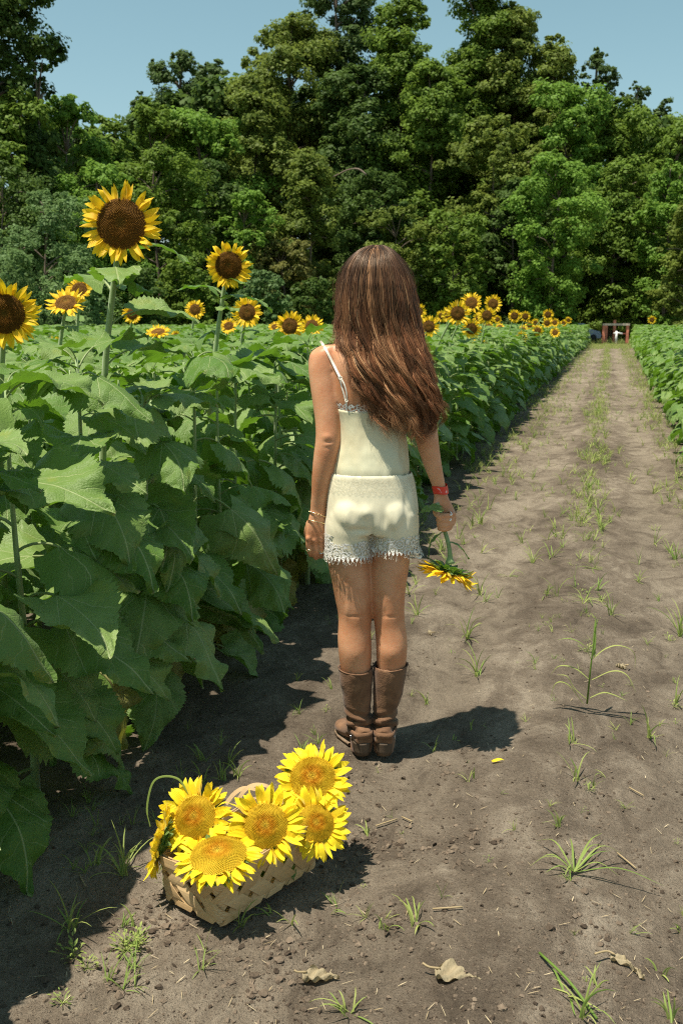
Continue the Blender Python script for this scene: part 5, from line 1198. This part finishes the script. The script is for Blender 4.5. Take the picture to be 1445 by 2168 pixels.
for (i, m_) in ((0, 'silver'), (1, 'silver')):
    a_, b_ = np.array(HANDR[i][1]), np.array(HANDR[i][2]); c = a_+(b_-a_)*.5; ax = (b_-a_)/np.linalg.norm(b_-a_); e1 = np.cross(ax, [0, 0, 1]); e1 /= np.linalg.norm(e1); e2 = np.cross(ax, e1)
    rg = tube([c+.0100*(math.cos(q)*e1+math.sin(q)*e2) for q in np.linspace(0, 2*math.pi, 24)], .0015, 6); rg.addmb(ell(c-np.array([-.002, .011, 0]), (.0035, .003, .0035), 8)); rg.build('ring', M[m_], person)
g = NT('red_wristband'); u, v, t = g.xyz(g.attr()); nn = g.noise(g.obj(), 55, 3); mk = g.math('MULTIPLY', g.step(nn, .60, .64), g.math('MULTIPLY', g.step(v, .15, .3), g.step(v, .85, .7)))
M['wristband'] = g.done(g.pri(g.mix(mk, (.75, .045, .02), (.8, .7, .65)), .35, g.bump(g.noise(g.obj(), 30, 2), .4, .004)))
V = []; A = []
for k in range(5):
    for t in np.linspace(0, 2*np.pi, 40, endpoint=False):
        py = 1028+k*4.1; c = P3(929.5+k*.9, py, .031); w_ = (16.8-.2*k)*PXM(py); V.append(c+np.array([w_*math.cos(t), .026*math.sin(t), -.0035*math.cos(t)*-1+.003*math.sin(t*2)])); A.append((t, k/4, 0))
MB().add(V, grid_faces(5, 40, True), None, A).build('wristband', M['wristband'], person)

# ---------------------------------------------------------------- hair
HY = [517, 522, 530, 545, 565, 600, 640, 680, 710, 740, 770, 800, 830, 860, 885, 905, 925]
HL = [792, 770, 756, 742, 730, 720, 716, 715, 718, 724, 736, 747, 758, 768, 782, 797, 812]
HR = [806, 824, 835, 846, 858, 871, 879, 885, 891, 898, 904, 911, 918, 923, 923, 916, 902]
HB = [.045, .02, -.005, -.03, -.05, -.068, -.073, -.07, -.072, -.084, -.092, -.096, -.096, -.092, -.088, -.086, -.085]
_yy = np.linspace(517, 925, 120)
def _dense(T):
    v = np.interp(_yy, HY, T)
    for _ in range(3): v[1:-1] = (v[:-2]+2*v[1:-1]+v[2:])/4
    return v
HL = _dense(HL); HR = _dense(HR); HB = _dense(HB); HY = _yy
def hair_pt(s, py, lay):
    """s: -1..1 across (angle round the head), lay: 0 skin side .. 1 outside"""
    L = np.interp(py, HY, HL); Rt = np.interp(py, HY, HR); yb = np.interp(py, HY, HB); cx = (L+Rt)/2; hw = (Rt-L)/2
    a = s*np.pi/2*1.0; flat = np.interp(py, [680, 780], [0, 1]); yc = np.interp(py, [517, 600, 700, 800, 925], [.05, .05, .03, -.035, -.055])
    dep = (yc-yb)
    x = cx+hw*np.sin(a)*(1+.0*lay); y = yc-dep*np.cos(a)*(1-.35*(1-lay)) if True else 0
    return x, y
HSN = 64; rows = np.array([518.5, 521, 526, 533, 545, 560, 580, 605, 635, 665, 690, 715, 740, 765, 790, 815, 840, 862]); V = []
for py in rows:
    for t in np.linspace(-1.35, 1.35, HSN):
        L = np.interp(py, HY, HL)+5; Rt = np.interp(py, HY, HR)-5; yb = np.interp(py, HY, HB)+.014; yc = np.interp(py, [517, 600, 700, 800, 925], [.05, .05, .03, -.035, -.055]); cx = (L+Rt)/2
        a = t*np.pi/2; fr_k = 1 if abs(t) < 1 else np.interp(py, [600, 720], [1, .25])
        V.append(P3(cx+(Rt-L)/2*math.sin(a), py, yc-(yc-yb)*math.cos(a)*fr_k))
V = np.array(V); thick = V.copy(); thick[:, 1] += .018
g = NT('hair_base'); hn = g.noise(g.n('Mapping', {0: g.obj(), 3: (220, 220, 8)}).outputs[0], 1, 4, .6, .6)
M['hairbase'] = g.done(g.pri(g.mix(hn, (.018, .009, .005), (.085, .035, .014)), .5, g.bump(hn, .8, .004)))
hb_ = MB().add(V, grid_faces(len(rows), HSN)).add(thick, grid_faces(len(rows), HSN)[:, ::-1])
hair_o = hb_.build('hair', M['hairbase'], person)
rh = np.random.default_rng(11); NCL, NST, NP = 210, 46, 44
sizes = []; PTS = []; RAD = []; CLR = []
tt = np.linspace(0, 1, NP)
dark = np.array([.045, .020, .010]); midc = np.array([.195, .074, .031]); lite = np.array([.43, .225, .105]); blond = np.array([.66, .40, .20])
for c in range(NCL):
    sc0 = np.clip(rh.uniform(-1.12, 1.12), -1.12, 1.12); lay = rh.random()**.5
    endp = np.interp(sc0, [-1.1, -.7, -.3, .1, .5, .9, 1.1], [800, 885, 905, 918, 926, 918, 890])-abs(rh.normal())*34*(1 if lay > .5 else 2)
    if rh.random() < .12: endp -= rh.uniform(40, 150)
    st0 = 518+rh.random()**2*30; ph = 9*float(vnoise(np.array([sc0*2.2+5]), np.array([lay*1.2]), 2)[0])+rh.normal()*1.5; wl = rh.uniform(85, 160); am = rh.uniform(5, 16); dz = rh.uniform(.5, 1.3)
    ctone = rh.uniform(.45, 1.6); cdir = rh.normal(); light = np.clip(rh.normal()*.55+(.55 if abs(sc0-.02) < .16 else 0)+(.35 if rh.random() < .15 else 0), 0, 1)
    for k in range(NST):
        fly = rh.random() < .05
        s = sc0+rh.normal()*(.034 if not fly else .14); en = endp+rh.normal()*15+(rh.uniform(-60, 10) if fly else 0); s0 = st0+rh.random()*14
        py = s0+(en-s0)*tt; x, y = hair_pt(np.clip(s, -1.22, 1.22), py, lay)
        x = np.asarray(x, float)
        gW = np.clip((py-600)/260, 0, 1)**1.1; conv = np.clip((py-560)/300, 0, 1)
        xc, _ = hair_pt(sc0, py, lay); x = x+(xc-x)*conv*.72
        jit = rh.normal()*2.3*(1+2.5*fly); ph2 = ph+rh.normal()*.15*(1+3*fly)
        tip = np.clip((py-(en-75))/75, 0, 1); x = x+am*gW*np.sin(py*6.283/wl+ph2)+tip*tip*(cdir*9+rh.normal()*3)+4*tip*np.sin(py/7+ph)+jit*np.sin(py/37+ph2)*np.clip((py-530)/60, 0, 1)
        yy = y-.012*lay+.004-am*.0011*dz*gW*np.cos(py*6.283/wl+ph2)+rh.normal()*.0022
        if sc0 < -.3: x = x-np.clip((py-760)/100, 0, 1)*rh.random()*6
        zz = np.array([lz(q, p, D0+d) for q, p, d in zip(x, py, yy)])
        PTS.append(np.stack([zz[:, 0], yy, zz[:, 1]], -1)); sizes.append(NP)
        RAD.append((.00075 if not fly else .0004)*np.interp(tt, [0, .05, .7, 1], [.8, 1, .8, .15]))
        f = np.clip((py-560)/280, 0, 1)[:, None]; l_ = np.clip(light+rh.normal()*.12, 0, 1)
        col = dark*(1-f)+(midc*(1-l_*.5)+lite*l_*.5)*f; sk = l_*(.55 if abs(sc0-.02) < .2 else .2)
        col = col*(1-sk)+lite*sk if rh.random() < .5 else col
        if rh.random() < .05: col = col*.3+blond*.7*np.clip(f+.25, 0, 1)
        CLR.append(col*rh.uniform(.5, 1.5)*ctone)
PTS = np.concatenate(PTS); RAD = np.concatenate(RAD); CLR = np.concatenate(CLR)
hcv = bpy.data.hair_curves.new('hair_strands'); hcv.add_curves(sizes)
hcv.attributes['position'].data.foreach_set('vector', PTS.astype(np.float32).ravel())
ra = hcv.attributes.get('radius') or hcv.attributes.new('radius', 'FLOAT', 'POINT'); ra.data.foreach_set('value', RAD.astype(np.float32))
ca_ = hcv.attributes.new('hcol', 'FLOAT_COLOR', 'POINT'); ca_.data.foreach_set('color', np.concatenate([CLR, np.ones((len(CLR), 1))], 1).astype(np.float32).ravel())
g = NT('brown_hair'); hc_ = g.n('Attribute', None, attribute_name='hcol').outputs['Color']
M['hair'] = g.done(g.pri(hc_, .42, None, **{'Specular IOR Level': .55, 'Specular Tint': (1, .8, .6, 1)}))
hcv.materials.append(M['hair']); link('hair_strands', hcv, hair_o)

# ---------------------------------------------------------------- sunflower in her hand
def wp(px, py, yo): v = person.matrix_basis @ Vector(P3(px, py, yo)); return v
hf = thing('cut_sunflower', wp(940, 1123, .0), 'cut sunflower held upside down in the woman\'s right hand, its green back showing', 'sunflower', 'cut sunflowers')
o0 = hf.location.copy()
sp_ = [wp(925, 1066, -.004)-o0, wp(931, 1085, .008)-o0, wp(936, 1105, .012)-o0, wp(941, 1125, .01)-o0, wp(947, 1145, .0)-o0, wp(951, 1168, -.01)-o0, wp(952, 1192, -.012)-o0]
Pst = smooth_path(np.array([list(v) for v in sp_]), 4); tube(Pst, np.interp(np.linspace(0, 1, len(Pst)), [0, .8, .93, 1], [.0068, .0072, .009, .017]), 10).build('stem', M['stem'], hf)
nrm = (W(-.33, -.12, -.94)); Rd = .052; cc = wp(945, 1213, -.012)-o0; hM = Matrix.Translation(cc) @ face_q(nrm, .4)
hd = bracts_mb(Rd, 77, 30, 1.6).build('bracts', M['leaf'], hf); hd.matrix_local = hM
head_parts(hd, Rd, 40, .062, 'petal', 'disc_brown', 78, 500, .35, .2)
def sleaf(p, an, tl, s, k, ro=0): link('leaf', SLEAFV[k], hf, Matrix.Translation(p) @ Matrix.Rotation(an, 4, 'Z') @ Matrix.Rotation(tl, 4, 'X') @ Matrix.Rotation(ro, 4, 'Y') @ Matrix.Scale(s, 4))
sleaf(wp(938, 1078, -.024)-o0, YAW+R(95), R(-5), .48, 0, -.3); sleaf(wp(940, 1124, .0)-o0, YAW+R(80), R(-75), .55, 1); sleaf(wp(949, 1148, -.005)-o0, YAW-R(85), R(-38), .5, 2)
for k in (0, 1): pass

# ---------------------------------------------------------------- basket
def mat_wood(name, a, b):
    g = NT(name); u, v, t = g.xyz(g.attr()); x = g.n('CombineXYZ', {0: g.math('MULTIPLY', u, 3), 1: g.math('MULTIPLY', v, 60), 2: g.math('MULTIPLY', t, 50)}).outputs[0]
    n = g.noise(x, 1.2, 4, .6); c = g.mix(n, a, b); c = g.mix(g.math('MULTIPLY', t, .6), c, (a[0]*.8, a[1]*.7, a[2]*.55)); return g.done(g.addsh(.08, g.pri(c, .55, g.bump(n, .35, .002), **{'Specular IOR Level': .35}), g.n('BsdfTranslucent', {'Color': (.7, .5, .25, 1)}).outputs[0]))
M['splint'] = mat_wood('wood_splint', (.55, .37, .18), (.76, .58, .34))
g0 = gnd(341, 1914); g1 = gnd(474, 1969); g2 = gnd(676, 1838); g3 = g0+g2-g1
ex = (g2-g1); LX = ex.length; ex = ex.normalized(); ey = Vector((-ex.y, ex.x, 0)); LY = abs((g0-g1).dot(ey)); BH = .135
bc = (g0+g2)/2; ang = math.atan2(ex.y, ex.x)
bk = thing('woven_basket', (bc.x, bc.y, .012), 'shallow rectangular basket woven of pale wood splints, full of cut sunflowers', 'basket', None, ang)
def rr_perim(hx, hy, rc, n=400):
    pts = []; 
    for (cx, cy, a0) in ((hx-rc, -hy+rc, -90), (hx-rc, hy-rc, 0), (-hx+rc, hy-rc, 90), (-hx+rc, -hy+rc, 180)):
        for t in np.linspace(0, 90, 7): a = R(a0+t); pts.append((cx+rc*math.cos(a), cy+rc*math.sin(a)))
    pts.append(pts[0]); pts = np.array(pts); d = np.concatenate([[0], np.cumsum(np.linalg.norm(np.diff(pts, axis=0), axis=1))]); return pts, d
NPH = 14; hx0, hy0 = LX/2, max(.095, LY/2)
def wall_pt(sn, h, off):
    """sn: fraction round the perimeter, h 0..1 up the wall"""
    k = 1+.10*h; pts, d = rr_perim(hx0*(1+.05*h), hy0*(1+.16*h), .014+.012*h); s = (sn % 1)*d[-1]; i = min(len(d)-2, max(0, int(np.searchsorted(d, s))-1)); f = (s-d[i])/(d[i+1]-d[i]+1e-9)
    p = pts[i]+(pts[i+1]-pts[i])*f; tg = pts[i+1]-pts[i]; nrm = np.array([tg[1], -tg[0]])/np.linalg.norm(tg)
    z = BH*h*(1+.10*math.cos(2*math.pi*sn*1.0+.5)*h)
    return np.array([p[0]+nrm[0]*off, p[1]+nrm[1]*off, z])
per = rr_perim(hx0, hy0, .014)[1][-1]; dlt = 1/NPH; hspan = BH*1.0/per   # height in perimeter fractions
wv = MB(); rb = np.random.default_rng(4)
for fam in (0, 1):
    for i in range(NPH):
        V = []; A = []; w0 = dlt*.365; tn = rb.random(); rowsn = 19
        for k in range(rowsn):
            h = k/(rowsn-1); s0 = i*dlt+(hspan*h if fam == 0 else -hspan*h)+.0; cs = math.cos(2*math.pi*h*hspan/dlt); of = .0022*math.copysign(abs(cs)**.5, cs)*(1 if fam == 0 else -1)
            for e in (-1, -.5, 0, .5, 1):
                V.append(wall_pt(s0+e*w0, h, of)); A.append((h*.14, e*.02, tn))
        wv.add(V, grid_faces(rowsn, 5)[:, ::(-1 if fam else 1)], None, A)
wvo = wv.build('woven_wall', M['splint'], bk, False); wvo.modifiers.new('s', 'SOLIDIFY').thickness = .0012
def rim(h0, h1, off, nm, lift=0):
    V = []; A = []; N_ = 160
    for k in range(N_):
        s = k/N_
        for (h, o_) in ((h0, off), (h1, off), (h1, off-.002), (h0, off-.002)): p = wall_pt(s, h, o_); V.append(p); A.append((s*1.1, h*.1, .3))
    n4 = 4; i = np.arange(N_)[:, None]; j = np.arange(4)[None, :]; a = i*4+j; b = i*4+(j+1) % 4; c = ((i+1) % N_)*4+(j+1) % 4; d = ((i+1) % N_)*4+j
    MB().add(V, np.stack([a, d, c, b], -1).reshape(-1, 4), None, A).build(nm, M['splint'], bk, False)
rim(.80, 1.0, .0055, 'rim'); rim(.82, 1.0, -.0035, 'rim')
fl = MB()
for k in range(9):
    x = -hx0+(k+.5)*2*hx0/9; fl.add([(x-.017, -hy0+.003, .004+.001*(k % 2)), (x+.017, -hy0+.003, .004+.001*(k % 2)), (x+.017, hy0-.003, .004+.001*(k % 2)), (x-.017, hy0-.003, .004+.001*(k % 2))], [(0, 1, 2, 3)], None, [(0, -.02, .2), (0, .02, .2), (.2, .02, .2), (.2, -.02, .2)])
fl.build('base', M['splint'], bk, False)
# bent splint handles lying back against the rim
for (px0, px1, pym) in ((478, 560, 1668), (500, 585, 1661)):
    Dm = 2.52; P = [at(px0, 1702, Dm-.03), at(px0+18, pym+12, Dm), at((px0+px1)/2, pym, Dm+.02), at(px1-12, pym+8, Dm+.03), at(px1, 1702, Dm+.04)]
    inv = Matrix.Rotation(-ang, 4, 'Z') @ Matrix.Translation(-Vector((bc.x, bc.y, .012))); P = smooth_path(np.array([list(inv @ v) for v in P]), 5)
    ribbon(P, .011, np.array([0, -.7, .7]), 0, .5).build('handle', M['splint'], bk)
# the cut sunflowers in it
def cutflower(px, py, D, dd, n, label, seed, plen=.052, roll=0, npet=34, disc='disc_ochre', flare=.3, weird=None, dome=.24, stem=(0, 0, -1)):
    c = at(px, py, D); Rd = dd/2; root = thing('cut_sunflower', c, label, 'sunflower', 'cut sunflowers in the basket')
    nv = Vector(n).normalized(); m = face_q(nv, roll); hd = bracts_mb(Rd, seed, 22, 1.1).build('bracts', M['leaf'], root); hd.matrix_local = m
    head_parts(hd, Rd, npet, plen, 'petal_bright', disc, seed, 1000, flare, dome, relief=.0026, weird=weird)
    b = -nv*Rd*.45; S_ = Vector(stem); bz = bc-c; end = Vector((bz.x*.6, bz.y*.6, -(c.z-.05)))
    P = smooth_path(np.array([list(b*.8), list(b-nv*.035), list((b-nv*.05)*.5+end*.5), list(end)]), 4)
    tube(P, .0068, 8).build('stem', M['stem'], root)
    for k in range(3):  # extra leaves added down in the basket to keep its inside in shade
        q = Vector(P[6+2*k]); link('leaf', SLEAFV[(seed+k) % 5], root, Matrix.Translation(q) @ Matrix.Rotation(seed*1.7+k*2.2, 4, 'Z') @ Matrix.Rotation(-.5, 4, 'X') @ Matrix.Scale(.42, 4))
    return root
tc = lambda lat, fwd, z: W(lat, fwd, z)
cutflower(661, 1646, 2.52, .124, tc(-.08, -.62, .80), 'topmost cut sunflower of the basket, at its back right', 21, .054, .3, flare=.25)
cutflower(668, 1742, 2.42, .098, tc(.22, -.74, .62), 'cut sunflower at the right end of the basket, partly behind the middle one', 22, .056, 1.0, flare=.1)
cutflower(562, 1748, 2.32, .112, tc(-.02, -.80, .58), 'middle cut sunflower, fully round and facing the camera', 23, .056, 2.0, flare=.25)
cutflower(413, 1729, 2.36, .110, tc(-.22, -.72, .60), 'cut sunflower at the upper left of the basket, its face turned left', 24, .056, .7, flare=.35)
cutflower(462, 1808, 2.24, .138, tc(-.05, -.18, .97), 'flat lying cut sunflower at the front of the basket, seen edge on', 25, .050, 0, flare=-.25)
cutflower(338, 1782, 2.34, .105, tc(-.93, .05, .25), 'leftmost cut sunflower showing its green back beyond the rim', 26, .050, .5, flare=.2)
# long blade bent over the left flowers
o = ribbon(smooth_path(np.array([list(at(318, 1750, 2.40)), list(at(311, 1712, 2.41)), list(at(322, 1660, 2.42)), list(at(345, 1644, 2.42)), list(at(378, 1650, 2.41)), list(at(398, 1680, 2.40))]), 5), [.003]*4+[.0055]*20+[.002]*2, None, .15, .3).build('grass_strand', M['grass']); tag(o, 'long green blade folded over the upper left basket flower', 'grass')
